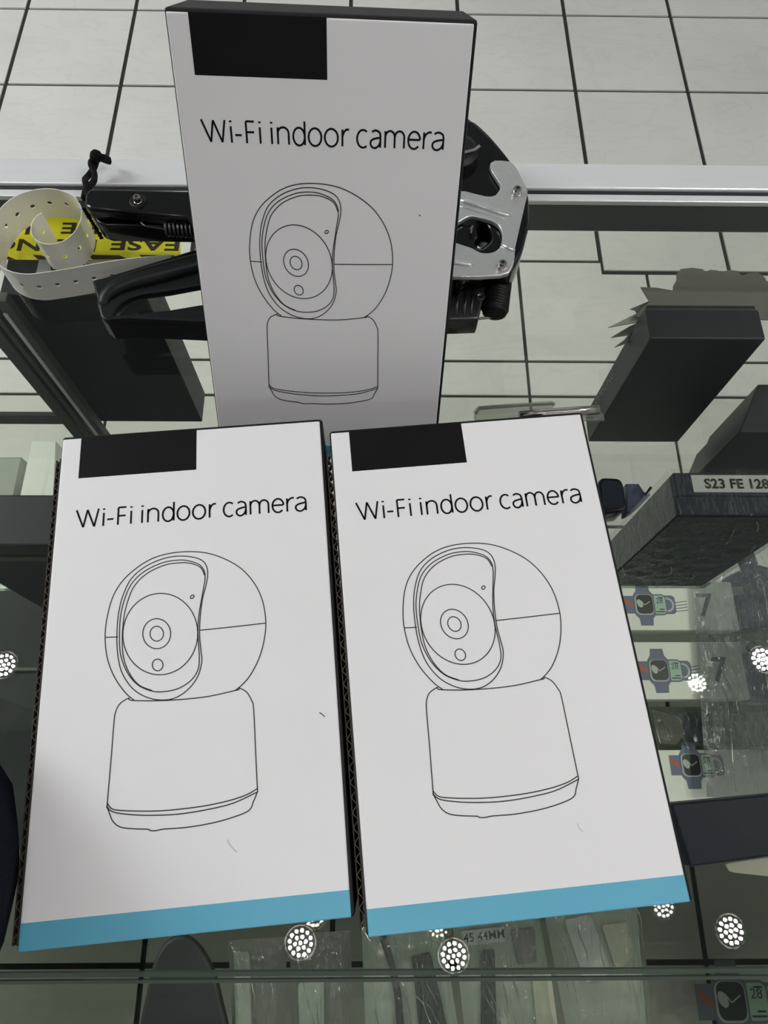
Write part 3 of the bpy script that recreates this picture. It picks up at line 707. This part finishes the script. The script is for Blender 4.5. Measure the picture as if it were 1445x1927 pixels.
# acrylic holder behind the right white box
ac = thing('acrylic_holder', 'clear acrylic display holder lying on the glass behind the right white box', 'display holder', at(1010, 780, GZ))
zz5 = zc(880, 740, 5.352)
def A5(pts, z): return [at(*zz5(q), z).to_2d() for q in pts]
plate('tray_base', A5([(75,270),(65,210),(110,130),(300,115),(820,90),(865,88),(880,110),(850,165),(840,240)], GZ+0.003), [], GZ+0.0004, GZ+0.003, 'acrylic', ac, 0.0006, 1)
g = G(); g.tube([at(*zz5(q), GZ+0.006) for q in ((110,150),(500,120),(850,100),(875,115))], 0.0012, 8); g.tube([at(*zz5(q), GZ+0.006) for q in ((75,200),(110,150))], 0.0012, 8)
g.build('rim', 'acrylic', ac, smooth=True)
g = G(); g.tube([at(*zz5(q), GZ+0.010) for q in ((520,225),(800,200),(1100,180),(1320,165))], 0.0026, 12); g.build('bent_edge', 'steel', ac, smooth=True)
plate('lip', A5([(960,165),(1200,150),(1330,160),(1370,200),(1385,250),(1360,262),(1200,262),(1000,262)], GZ+0.004), [], GZ+0.001, GZ+0.0035, 'acrylic', ac, 0.0006, 1)

# ------------------------------------------------------------------ lower shelf: watch boxes
LZ = 0.4005
def watch(t, cx, cy, z, s, full=True):
    """printed watch: strap, case, dial; then the side screens"""
    def rr(x, y, w_, h_, r, n=5):
        out = []
        for sx_, sy_, a0 in ((1,1,0),(-1,1,90),(-1,-1,180),(1,-1,270)):
            for k in range(n+1):
                a = radians(a0+90*k/n); out.append((x+sx_*(w_/2-r)+r*cos(a), y+sy_*(h_/2-r)+r*sin(a)))
        return out
    e = 0.0002
    def fl(name, pts, m, lv): 
        g = G(); g.prism([(cx+p[0]*s, cy+p[1]*s) for p in pts], z, z+e*lv); return g.build(name, m, t)
    fl('printed_second_strap', [(-1.0,0.45),(-0.5,0.45),(-0.5,-0.45),(-1.0,-0.45)], 'slate', 1)
    fl('printed_stripe', [(-0.95,0.35),(-0.55,0.05),(-0.55,-0.15),(-0.95,0.1)], 'orange', 1.4)
    fl('printed_crown_watch', rr(1.15,0,0.85,0.95,0.2), 'slate', 1)
    g = G(); g.stroke([(cx+(1.15+0.30*cos(a))*s, cy+0.32*sin(a)*s) for a in [2*pi*k/28 for k in range(28)]], 0.09*s, z, z+e*1.5, closed=True); g.build('printed_dial_ring', 'pale', t)
    fl('printed_screen_watch', rr(0.72,0,0.80,1.08,0.22), 'slate', 2)
    fl('printed_screen', rr(0.74,0,0.66,0.94,0.17), 'lcd', 2.6)
    text('screen_digits', '28', 0.36*s, frame((cx+0.60*s, cy+0.08*s, z+e*3), (1,0,0), (0,1,0)), 'dial', t, th=0.00004)
    for yy, x0_, x1_ in ((0.36,0.72,0.98),(-0.24,0.74,0.98),(-0.36,0.56,1.0)):
        g = G(); g.stroke([(cx+x0_*s, cy+yy*s), (cx+x1_*s, cy+yy*s)], 0.05*s, z, z+e*3); g.build('screen_bar', 'dial', t)
    fl('printed_strap', [(-0.30,1.05),(0.30,1.05),(0.34,0.72),(0.52,0.50),(0.52,-0.50),(0.36,-0.70),(0.32,-1.05),(-0.28,-1.05),(-0.32,-0.70),(-0.50,-0.50),(-0.50,0.50),(-0.34,0.72)], 'slate', 3)
    fl('printed_case', rr(0,0,0.98,1.12,0.26), 'slate', 3.4)
    fl('printed_bezel', rr(0,0,0.90,1.04,0.24), 'pale', 3.8)
    fl('printed_dial', rr(0.02,0.02,0.82,0.96,0.22), 'dial', 4.4)
    g = G(); g.stroke([(cx-0.15*s, cy+0.2*s), (cx+0.02*s, cy-0.02*s), (cx+0.3*s, cy+0.16*s)], 0.035*s, z, z+e*5)
    g.prism([(cx+q[0]*s, cy+q[1]*s) for q in ell(-0.22,0.06,0.14,0.22,0.4,14)], z, z+e*4.8); g.build('printed_hands', 'pale', t)
def watch_box(label, x0, x1, y0, y1, z1, wx, wy, s, sevx=None, z0=LZ):
    t = thing('watch_box', label, 'box', ((x0+x1)/2, (y0+y1)/2, z0), 'white smartwatch boxes')
    g = G(); g.box(x0, x1, y0, y1, z0, z1-0.012); g.build('tray', 'white_box', t, bevel=0.001)
    g = G(); g.box(x0-0.0008, x1+0.0008, y0-0.0008, y1+0.0008, z1-0.0115, z1); g.build('lid', 'white_box', t, bevel=0.0012)
    watch(t, wx, wy, z1, s)
    if sevx is not None:
        text('numeral', '7', 0.044, frame((sevx, (y0+y1)/2-0.014, z1+0.0004), (1,0,0), (0,1,0)), 'navy', t, th=0.0001, bold=0.0005)
        g = G()
        for k in range(4): g.stroke([(sevx-0.028, (y0+y1)/2+0.004-k*0.004), (sevx-0.012, (y0+y1)/2+0.006-k*0.004)], 0.0007, z1, z1+0.0002)
        g.build('small_print', 'line', t)
    return t
wz = 0.430
w1 = watch_box('white smartwatch box with numeral 7, the farther of the two rows', 0.20, 0.478, 0.204, 0.268, wz, at(1212,1138,wz).x, at(1212,1138,wz).y, 0.0265, at(1312,1150,wz).x)
w2 = watch_box('white smartwatch box with numeral 7, the nearer of the two rows', 0.20, 0.474, 0.116, 0.187, wz, at(1240,1262,wz).x, at(1240,1262,wz).y, 0.0265, at(1338,1268,wz).x)
w3 = watch_box('white smartwatch box partly under a clear bag, in front of the two rows', 0.22, 0.55, -0.005, 0.055, 0.415, at(1300,1440,0.415).x, at(1300,1440,0.415).y, 0.026)
w4 = watch_box('greenish white smartwatch box lying at the bottom right corner', 0.22, 0.42, -0.29, -0.185, 0.075, at(1375,1885,0.075).x, at(1375,1885,0.075).y, 0.052, z0=0.0005)
w4.rotation_euler = (0, 0, 0)
# smartwatch on a stand between the boxes
sw_ = thing('smartwatch', 'dark smartwatch with navy strap lying on the shelf right of the right white box', 'watch', at(1160, 925, SZ+0.02))
def sq(pts, z): return [at(a, b, z).to_2d() for a, b in pts]
def rnd(pts, r=0.18, n=4):
    P = [Vector(p) for p in pts]; out = []
    for i in range(len(P)):
        a, b, c = P[i-1], P[i], P[(i+1)%len(P)]
        p0, p1 = b.lerp(a, r), b.lerp(c, r)
        for k in range(n+1):
            t = k/n; out.append(p0*(1-t)**2+b*2*t*(1-t)+p1*t*t)
    return out
plate('watch_case', rnd(sq([(1125,898),(1172,900),(1180,962),(1130,966)], 0.80), 0.28), [], SZ+0.008, 0.800, 'gloss_black', sw_, 0.002, 3)
plate('watch_screen', rnd(sq([(1131,903),(1170,906),(1175,955),(1136,958)], 0.8005), 0.25), [], 0.7995, 0.8012, 'phone_box2', sw_, 0.0003, 1)
plate('watch_strap', sq([(1178,910),(1202,910),(1212,925),(1225,930),(1210,945),(1196,958),(1180,966)], 0.785), [], SZ+0.001, 0.785, 'navy', sw_, 0.001, 2)
g = G(); g.tube([at(1214,932,0.79), at(1225,917,0.79)], 0.0011, 8); g.build('strap_pin', 'rubber_black', sw_)
# dark cloth-wrapped cable bundles and navy boxes at the right
nb = thing('navy_case', 'dark navy case lying beyond the numeral 7 boxes at the right edge', 'case', at(1430, 1120, LZ))
plate('case_body', rnd(sq([(1372,1082),(1420,1060),(1500,1080),(1520,1180),(1385,1183)], 0.428), 0.08), [], LZ, 0.428, 'navy', nb, 0.003, 3)
plate('case_strap', sq([(1362,1000),(1395,990),(1428,1075),(1400,1090)], 0.4285), [], 0.4283, 0.434, 'navy', nb, 0.001, 2)
plate('case_badge', sq([(1378,1106),(1396,1104),(1400,1118),(1381,1120)], 0.4284), [], 0.4281, 0.4290, 'grey_card', nb, 0.0002, 1)
nb2 = thing('navy_case', 'navy printed case under shiny crinkled plastic, in front of the other navy case', 'case', at(1440, 1270, LZ))
plate('case_body', rnd(sq([(1392,1228),(1520,1205),(1560,1320),(1410,1318)], 0.424), 0.06), [], LZ, 0.424, 'slate', nb2, 0.003, 3)
plate('cord_label', sq([(1388,1208),(1415,1206),(1420,1226),(1392,1230)], 0.4246), [], 0.4243, 0.4250, 'pale', nb2, 0.0001, 1)
g = G(); g.tube([at(a, b, 0.427) for a, b in ((1412,1228),(1405,1218),(1410,1205),(1418,1208),(1420,1222),(1412,1230))], 0.0018, 8); g.build('cord_loop', 'cable', nb2, smooth=True)

# ------------------------------------------------------------------ clear bags and pouches
def film_sheet(name, pts4, z, amp, nx, ny, m, parent=None, seed=0, crown=0.006):
    A, B, C_, D = [at(a, b, z) for a, b in pts4]; vs = []
    for j in range(ny+1):
        for i in range(nx+1):
            u, v = i/nx, j/ny
            q = A.lerp(B, u).lerp(D.lerp(C_, u), v)
            e = min(1, 6*min(u, 1-u, v, 1-v))
            n_ = noise.noise(Vector((q.x*60+seed, q.y*22, seed)))+0.5*noise.noise(Vector((q.x*160, q.y*60+seed, seed)))
            q = q+Vector((0, 0, amp*abs(n_)*e+crown*e)); vs.append(q)
    g = G(); g.add(vs, [(j*(nx+1)+i, j*(nx+1)+i+1, (j+1)*(nx+1)+i+1, (j+1)*(nx+1)+i) for j in range(ny) for i in range(nx)])
    rnd_ = random.Random(int(seed)+3)
    size = (B-A).length
    for k in range(int(6+size*60)):
        u = rnd_.uniform(0.06, 0.94); v = rnd_.uniform(0.02, 0.7); ln = rnd_.uniform(0.12, 0.42); du = rnd_.uniform(-0.02, 0.14); pts = []
        for i in range(9):
            t = i/8; uu = min(0.98, max(0.02, u+du*t+0.012*sin(t*7+k))); vv = min(0.98, v+ln*t)
            q = A.lerp(B, uu).lerp(D.lerp(C_, uu), vv); pts.append(q+Vector((0, 0, crown+amp*0.7)))
        r = rnd_.uniform(0.0004, 0.0010)
        g.tube(pts, [r*0.2]+[r*rnd_.uniform(0.5, 1.2) for _ in range(7)]+[r*0.2], 6, 1)
    return g.build(name, [m, 'crease'], parent, smooth=True)
def pouch(label, pts4, z, contents, back='sage', seed=0, amp=0.007, crown=0.012, name='plastic_pouch', cat='pouch'):
    c = sum([at(a, b, z) for a, b in pts4], Vector())/4
    t = thing(name, label, cat, c, 'clear pouches of accessories')
    if back: plate('backing_card', [at(a, b, z).to_2d() for a, b in pts4], [], z, z+0.0012, back, t, 0.0002, 1)
    film_sheet('clear_film', pts4, z+0.002, amp, 46, 46, 'film', t, seed, crown)
    for kind, pts, m in contents:
        if kind == 'tube':
            g = G(); g.tube(cr([at(a, b, z+0.0065) for a, b in pts], 6), 0.0042, 10); g.build('cable', m, t, smooth=True)
        elif kind == 'flat': plate('insert', rnd(sq(pts, z+0.003), 0.12), [], z+0.0012, z+0.0058, m, t, 0.0006, 1)
    return t
bz = 0.402
pouch('clear pouch with navy device below the second numeral 7 box', [(1215,1330),(1345,1330),(1345,1420),(1240,1410)], bz, [('flat', [(1290,1340),(1338,1338),(1342,1408),(1282,1400)], 'navy'), ('flat', [(1225,1335),(1275,1350),(1288,1380),(1272,1402),(1240,1400)], 'tan')], 'sage', 3)
pouch('wide clear pouch with pale card at the right edge, below the navy printed case', [(1340,1330),(1500,1320),(1520,1440),(1345,1425)], bz, [('flat', [(1360,1345),(1480,1340),(1480,1410),(1366,1405)], 'sage')], 'label', 11)
pouch('clear pouch with dark cable beneath the middle of the lower edges', [(680,1745),(830,1725),(870,1990),(690,1990)], bz, [('tube', [(720,1760),(745,1850),(755,1960)], 'cable'), ('flat', [(775,1800),(810,1790),(845,1950),(790,1950)], 'cable')], 'sage', 21, amp=0.010)
pouch('clear pouch with charging plug and perforated card, below the right white box', [(850,1725),(1010,1705),(1060,1990),(880,1990)], bz, [('flat', [(905,1790),(930,1785),(935,1960),(905,1960)], 'cable'), ('flat', [(960,1750),(1005,1745),(1010,1810),(975,1815)], 'grey_card'), ('flat', [(1000,1830),(1035,1825),(1050,1940),(1010,1945)], 'tan')], 'sage', 33, amp=0.012)
pouch('clear pouch holding a white charger by the right white box corner', [(1020,1700),(1195,1680),(1215,1930),(1070,1960)], bz, [('flat', [(1060,1730),(1110,1720),(1150,1830),(1100,1850)], 'pale'), ('flat', [(1130,1740),(1180,1735),(1190,1800),(1160,1830)], 'tan')], 'sage', 47, amp=0.010)
pouch('narrow clear pouch under the lower right corner of the left white box', [(545,1760),(660,1750),(665,1980),(550,1980)], bz, [('flat', [(560,1850),(610,1840),(610,1960),(565,1960)], 'sage')], 'grey_card', 55, amp=0.007)
pouch('clear pouch with pale card left of the narrow one, under the left white box', [(430,1770),(540,1762),(535,1990),(440,1990)], bz, [('flat', [(440,1790),(470,1790),(475,1960),(445,1960)], 'sage')], 'grey_card', 63, amp=0.006)
arch = [at(a, b, 0.41) for a, b in ((270,2000),(278,1860),(300,1790),(330,1760),(360,1765),(390,1800),(415,1870),(425,2000))]
o = plate('reflection_slab', cr([q.to_2d() for q in arch], 5, True), [], 0.4006, 0.4150, 'cable', None, 0.004, 3); tag(o, 'dark rounded slab imitating a reflection, on the lower shelf below the left white box', 'pouch'); centre(o)  # solid dark arch in place of a reflection in the glass
# clip-seal hang tabs at the right
for k, (pts, lb) in enumerate((([(1365,1625),(1450,1612),(1520,1615),(1520,1655),(1450,1650),(1375,1642)], 'pale plastic hang tab just below the flat black box'), ([(1385,1722),(1400,1712),(1520,1705),(1520,1770),(1440,1765),(1395,1735)], 'dim plastic hang tab below the first one at the right edge'))):
    o = plate('hang_tab', rnd(sq(pts, 0.60 if k else 0.772), 0.2), [], 0.4006 if False else (SZ+0.0004), SZ+0.0024, 'tan' if k == 0 else 'sage', None, 0.0005, 1)
    tag(o, lb, 'tab', 'plastic hang tabs'); centre(o)
# crinkled plastic over the right-hand goods, on the shelf
bag = thing('plastic_bag', 'large shiny crinkled clear plastic bag spread over the goods at the right edge', 'bag', at(1400, 1250, LZ))
film_sheet('bag_sheet', [(1300,1060),(1560,960),(1560,1500),(1330,1500)], 0.440, 0.018, 90, 90, 'bag', bag, 5, 0.004)
# white things far left through the glass
def slab(name, label, pts, z0, z1, m, cat, grp=None):
    o = plate(name, sq(pts, z1), [], z0, z1, m, None, 0.001, 2); tag(o, label, cat, grp); centre(o); return o
slab('white_carton', 'pale flat carton on the lower shelf left of the left white box', [(35,950),(60,830),(105,830),(100,952)], LZ, 0.43, 'white_box', 'box')
slab('grey_carton', 'dull grey carton lying at the left edge beside the pale one', [(-60,860),(40,860),(22,945),(-60,945)], LZ, 0.42, 'sage', 'box')
slab('shade_slab', 'dark flat slab standing in for shade on the lower shelf at the left edge, beneath the standing black box', [(-160,1120),(30,1110),(160,1180),(160,1600),(-160,1600)], LZ, 0.46, 'phone_box', 'case')  # dark slab put in where the area below lies in shade

# ------------------------------------------------------------------ person at the left, arm on the glass
def skin_body(name, chains, mat_, parent, sub=2):
    """chains: list of [(point, radius)...] sharing first points by coordinate"""
    vs = []; es = []; rs = []; idx = {}
    def vid(p, r):
        k = tuple(round(c, 4) for c in p)
        if k not in idx: idx[k] = len(vs); vs.append(p); rs.append(r)
        return idx[k]
    for ch in chains:
        ids = [vid(p, r) for p, r in ch]
        es += list(zip(ids[:-1], ids[1:]))
    me = bpy.data.meshes.new(name)
    inv = PARENT_M[parent.name].inverted()
    me.from_pydata([tuple(inv @ Vector(v)) for v in vs], es, []); me.materials.append(M_[mat_])
    o = bpy.data.objects.new(name, me); COL.objects.link(o)
    o.modifiers.new('skin', 'SKIN'); s = o.modifiers.new('sub', 'SUBSURF'); s.levels = sub; s.render_levels = sub
    if not me.skin_vertices: me.attributes.new  # layer is made with the modifier
    lay = me.skin_vertices[0].data if me.skin_vertices else None
    if lay is None: raise RuntimeError('no skin layer')
    for i, v in enumerate(lay):
        r = rs[i]; v.radius = r if isinstance(r, tuple) else (r, r); v.use_root = (i == 0)
    dg = bpy.context.evaluated_depsgraph_get(); m2 = bpy.data.meshes.new_from_object(o.evaluated_get(dg)); m2.name = name
    for p in m2.polygons: p.use_smooth = True
    bpy.data.objects.remove(o)
    ob = bpy.data.objects.new(name, m2); COL.objects.link(ob)
    m2.materials.clear(); m2.materials.append(M_[mat_])
    return ob
PX, PY = -0.50, -0.52
def V(x, y, z): return (PX+x, PY+y, z)
pel = V(0,0,0.93); wst = V(0,0.05,1.06); chs = V(0.01,0.15,1.22); nek = V(0.01,0.24,1.36); nk2 = V(0.01,0.27,1.41)
shR = V(0.195,0.22,1.285); elA = (-0.178,-0.060,1.098); elR = (-0.169,-0.012,1.058); wrR = (-0.400,0.060,1.043)
shL = V(-0.175,0.21,1.285); elL = V(-0.27,0.30,1.062); wrL = V(-0.22,0.54,1.043)
per = thing('person', 'person in dark navy clothing resting a forearm on the glass at the left edge', 'person', (PX, PY, 0))
body_ch = [[(pel,(0.14,0.10)),(wst,(0.125,0.09)),(chs,(0.14,0.10)),(nek,0.058),(nk2,0.052)],
 [(pel,(0.14,0.10)),(V(0.09,0,0.84),0.082),(V(0.10,0.02,0.50),0.055),(V(0.10,0,0.10),0.038),(V(0.10,0.10,0.04),0.036)],
 [(pel,(0.14,0.10)),(V(-0.09,0,0.84),0.082),(V(-0.10,0.0,0.50),0.055),(V(-0.10,-0.03,0.10),0.038),(V(-0.10,0.07,0.04),0.036)],
 [(chs,(0.14,0.10)),(shR,0.056),(elA,0.050),(elR,0.046),(wrR,0.029),(Vector(wrR)+Vector((-0.05,0.01,0.0)),(0.030,0.016))],
 [(chs,(0.14,0.10)),(shL,0.056),(elL,0.040),(wrL,0.027),(Vector(wrL)+Vector((0.005,0.05,0.0)),(0.030,0.016))]]
body = skin_body('body', body_ch, 'skin', per)
def garment(name, m, push, keep):
    b_ = bmesh.new(); b_.from_mesh(body.data)
    bmesh.ops.subdivide_edges(b_, edges=b_.edges, cuts=1, use_grid_fill=True)
    b_.normal_update()
    for v in b_.verts: v.co = v.co+v.normal*push
    bmesh.ops.delete(b_, geom=[v for v in b_.verts if not keep(v.co)], context='VERTS')
    me = bpy.data.meshes.new(name); b_.to_mesh(me); b_.free(); me.materials.clear(); me.materials.append(M_[m])
    for p in me.polygons: p.use_smooth = True
    o = bpy.data.objects.new(name, me); COL.objects.link(o); o.parent = per; return o
oR_, oL_ = Vector(wrR)-Vector((PX, PY, 0)), Vector(wrL)-Vector((PX, PY, 0))
garment('jacket', 'cloth', 0.014, lambda c: c.z > 0.90 and not (c.z > 1.375 and abs(c.x-0.01) < 0.10) and (c-oR_-Vector((-0.045,0.01,0))).length > 0.058 and (c-oL_-Vector((0.005,0.045,0))).length > 0.058)
garment('trousers', 'denim', 0.011, lambda c: 0.11 < c.z < 0.96)
# head with face and fingers joined into the same mesh
bm = bmesh.new(); bm.from_mesh(body.data)
hc = Vector((0.01,0.315,1.515))
tmp = bmesh.new(); bmesh.ops.create_uvsphere(tmp, u_segments=40, v_segments=28, radius=1)
for v in tmp.verts:
    x, y, z = v.co
    jaw = 1-0.20*max(0, -z)**1.3
    yy = y*0.098; 
    if y > 0:
        yy *= 0.93+0.03*cos(x*3)
        yy += 0.020*math.exp(-((x/0.13)**2+((z+0.12)/0.20)**2))          # nose
        yy -= 0.010*math.exp(-(((abs(x)-0.34)/0.17)**2+((z-0.08)/0.12)**2)) # sockets
        yy += 0.005*math.exp(-((x/0.25)**2+((z+0.47)/0.07)**2))           # lips
        yy += 0.006*math.exp(-((x/0.25)**2+((z+0.85)/0.15)**2))           # chin
    v.co = Vector((x*0.075*jaw, yy, z*0.118))+hc
nm = bpy.data.meshes.new('tmp'); tmp.to_mesh(nm); tmp.free(); bm.from_mesh(nm); bpy.data.meshes.remove(nm)
def fingers(bm, wr, d, side, upv):
    wr = Vector(wr)-Vector((PX, PY, 0)); d = Vector(d).normalized(); side = Vector(side).normalized(); upv = Vector(upv).normalized()
    for k, ln in enumerate((0.072, 0.080, 0.075, 0.060)):
        b = wr+d*0.085+side*(0.027-0.018*k); g_ = G()
        g_.tube([b-d*0.025, b, b+d*ln*0.45+upv*0.004, b+d*ln*0.75-upv*0.003, b+d*ln*0.97-upv*0.012], [0.009,0.0092,0.0085,0.0078,0.005], 10)
        m_ = bpy.data.meshes.new('t'); m_.from_pydata([tuple(v) for v in g_.v], [], g_.f); bm.from_mesh(m_); bpy.data.meshes.remove(m_)
    b = wr+d*0.03+side*0.025; g_ = G(); g_.tube([b-side*0.01, b+side*0.018+d*0.02, b+side*0.03+d*0.045, b+side*0.032+d*0.062], [0.012,0.0115,0.0098,0.006], 10)
    m_ = bpy.data.meshes.new('t'); m_.from_pydata([tuple(v) for v in g_.v], [], g_.f); bm.from_mesh(m_); bpy.data.meshes.remove(m_)
fingers(bm, wrR, (-1,0.2,0), (0.2,1,0), (0,0,1)); fingers(bm, wrL, (0.1,1,0), (1,-0.1,0), (0,0,1))
for sx_ in (-1, 1):
    g_ = G(); g_.lathe(hc+Vector((sx_*0.074,-0.008,0.0)), (sx_,-0.3,0), [(0.004,-0.004),(0.018,0.0),(0.022,0.006),(0.015,0.010),(0.010,0.006)], 14)
    m_ = bpy.data.meshes.new('t'); m_.from_pydata([tuple(v) for v in g_.v], [], g_.f); bm.from_mesh(m_); bpy.data.meshes.remove(m_)
bm.to_mesh(body.data); bm.free()
for p in body.data.polygons: p.use_smooth = True
body.parent = per
for x, y in ((0.10,0.0), (-0.10,-0.03)):
    g = G(); g.prism([(PX+x+a, PY+y+b) for a, b in ((-0.045,-0.07),(0.045,-0.07),(0.05,0.10),(0.035,0.18),(0,0.20),(-0.035,0.18),(-0.05,0.10))], 0.001, 0.085); g.build('shoe', 'shoe', per, bevel=0.02, seg=4)
tmp = bmesh.new(); bmesh.ops.create_uvsphere(tmp, u_segments=32, v_segments=20, radius=1)
bmesh.ops.delete(tmp, geom=[v for v in tmp.verts if v.co.z < -0.35 or (v.co.y > 0.25 and v.co.z < 0.45)], context='VERTS')
for v in tmp.verts: v.co = Vector((v.co.x*0.084, v.co.y*0.106, v.co.z*0.128))+hc
hm = bpy.data.meshes.new('hair'); tmp.to_mesh(hm); tmp.free(); hm.materials.append(M_['hair'])
ho_ = bpy.data.objects.new('hair', hm); COL.objects.link(ho_); ho_.parent = per; ho_.modifiers.new('s', 'SOLIDIFY').thickness = 0.006
for sx_ in (-1, 1):
    g = G(); c0 = hc+Vector((PX, PY, 0))+Vector((sx_*0.027, 0.080, 0.010)); g.lathe(c0, (0,1,0), [(0.002,-0.009),(0.007,-0.004),(0.008,0),(0.006,0.003),(0.002,0.0045)], 16); e_ = g.build('eye', 'eye', per, smooth=True)
    g = G(); g.lathe(c0+Vector((0,0.0035,0)), (0,1,0), [(0.0035,0),(0.0035,0.001),(0.002,0.0015)], 14); g.build('pupil', 'ink', e_)

g = G(); lc = hc+Vector((PX, PY+0.091, -0.055)); g.tube([lc+Vector((x, -abs(x)*0.5, 0.002*cos(x*200))) for x in (-0.022,-0.012,0,0.012,0.022)], [0.002,0.0045,0.005,0.0045,0.002], 10)
M_['lips'] = mat('lips', (0.33, 0.12, 0.10), 0.45); g.build('mouth', 'lips', per, smooth=True)

# printed size card in the middle pouch
sc_ = plate('size_card', sq([(868,1752),(948,1744),(952,1772),(872,1780)], bz+0.0082), [], bz+0.0078, bz+0.0082, 'pale'); tag(sc_, 'small pale card printed 45 44MM beneath the right white box', 'card')
o_ = at(873, 1774, bz+0.0084); xd = at(945, 1765, bz+0.0084)-o_
text('size_lettering', '45 44MM', 0.0125, frame(o_, xd, Vector((-xd.y, xd.x, 0))), 'ink', sc_, bold=0.0001, th=0.00003)
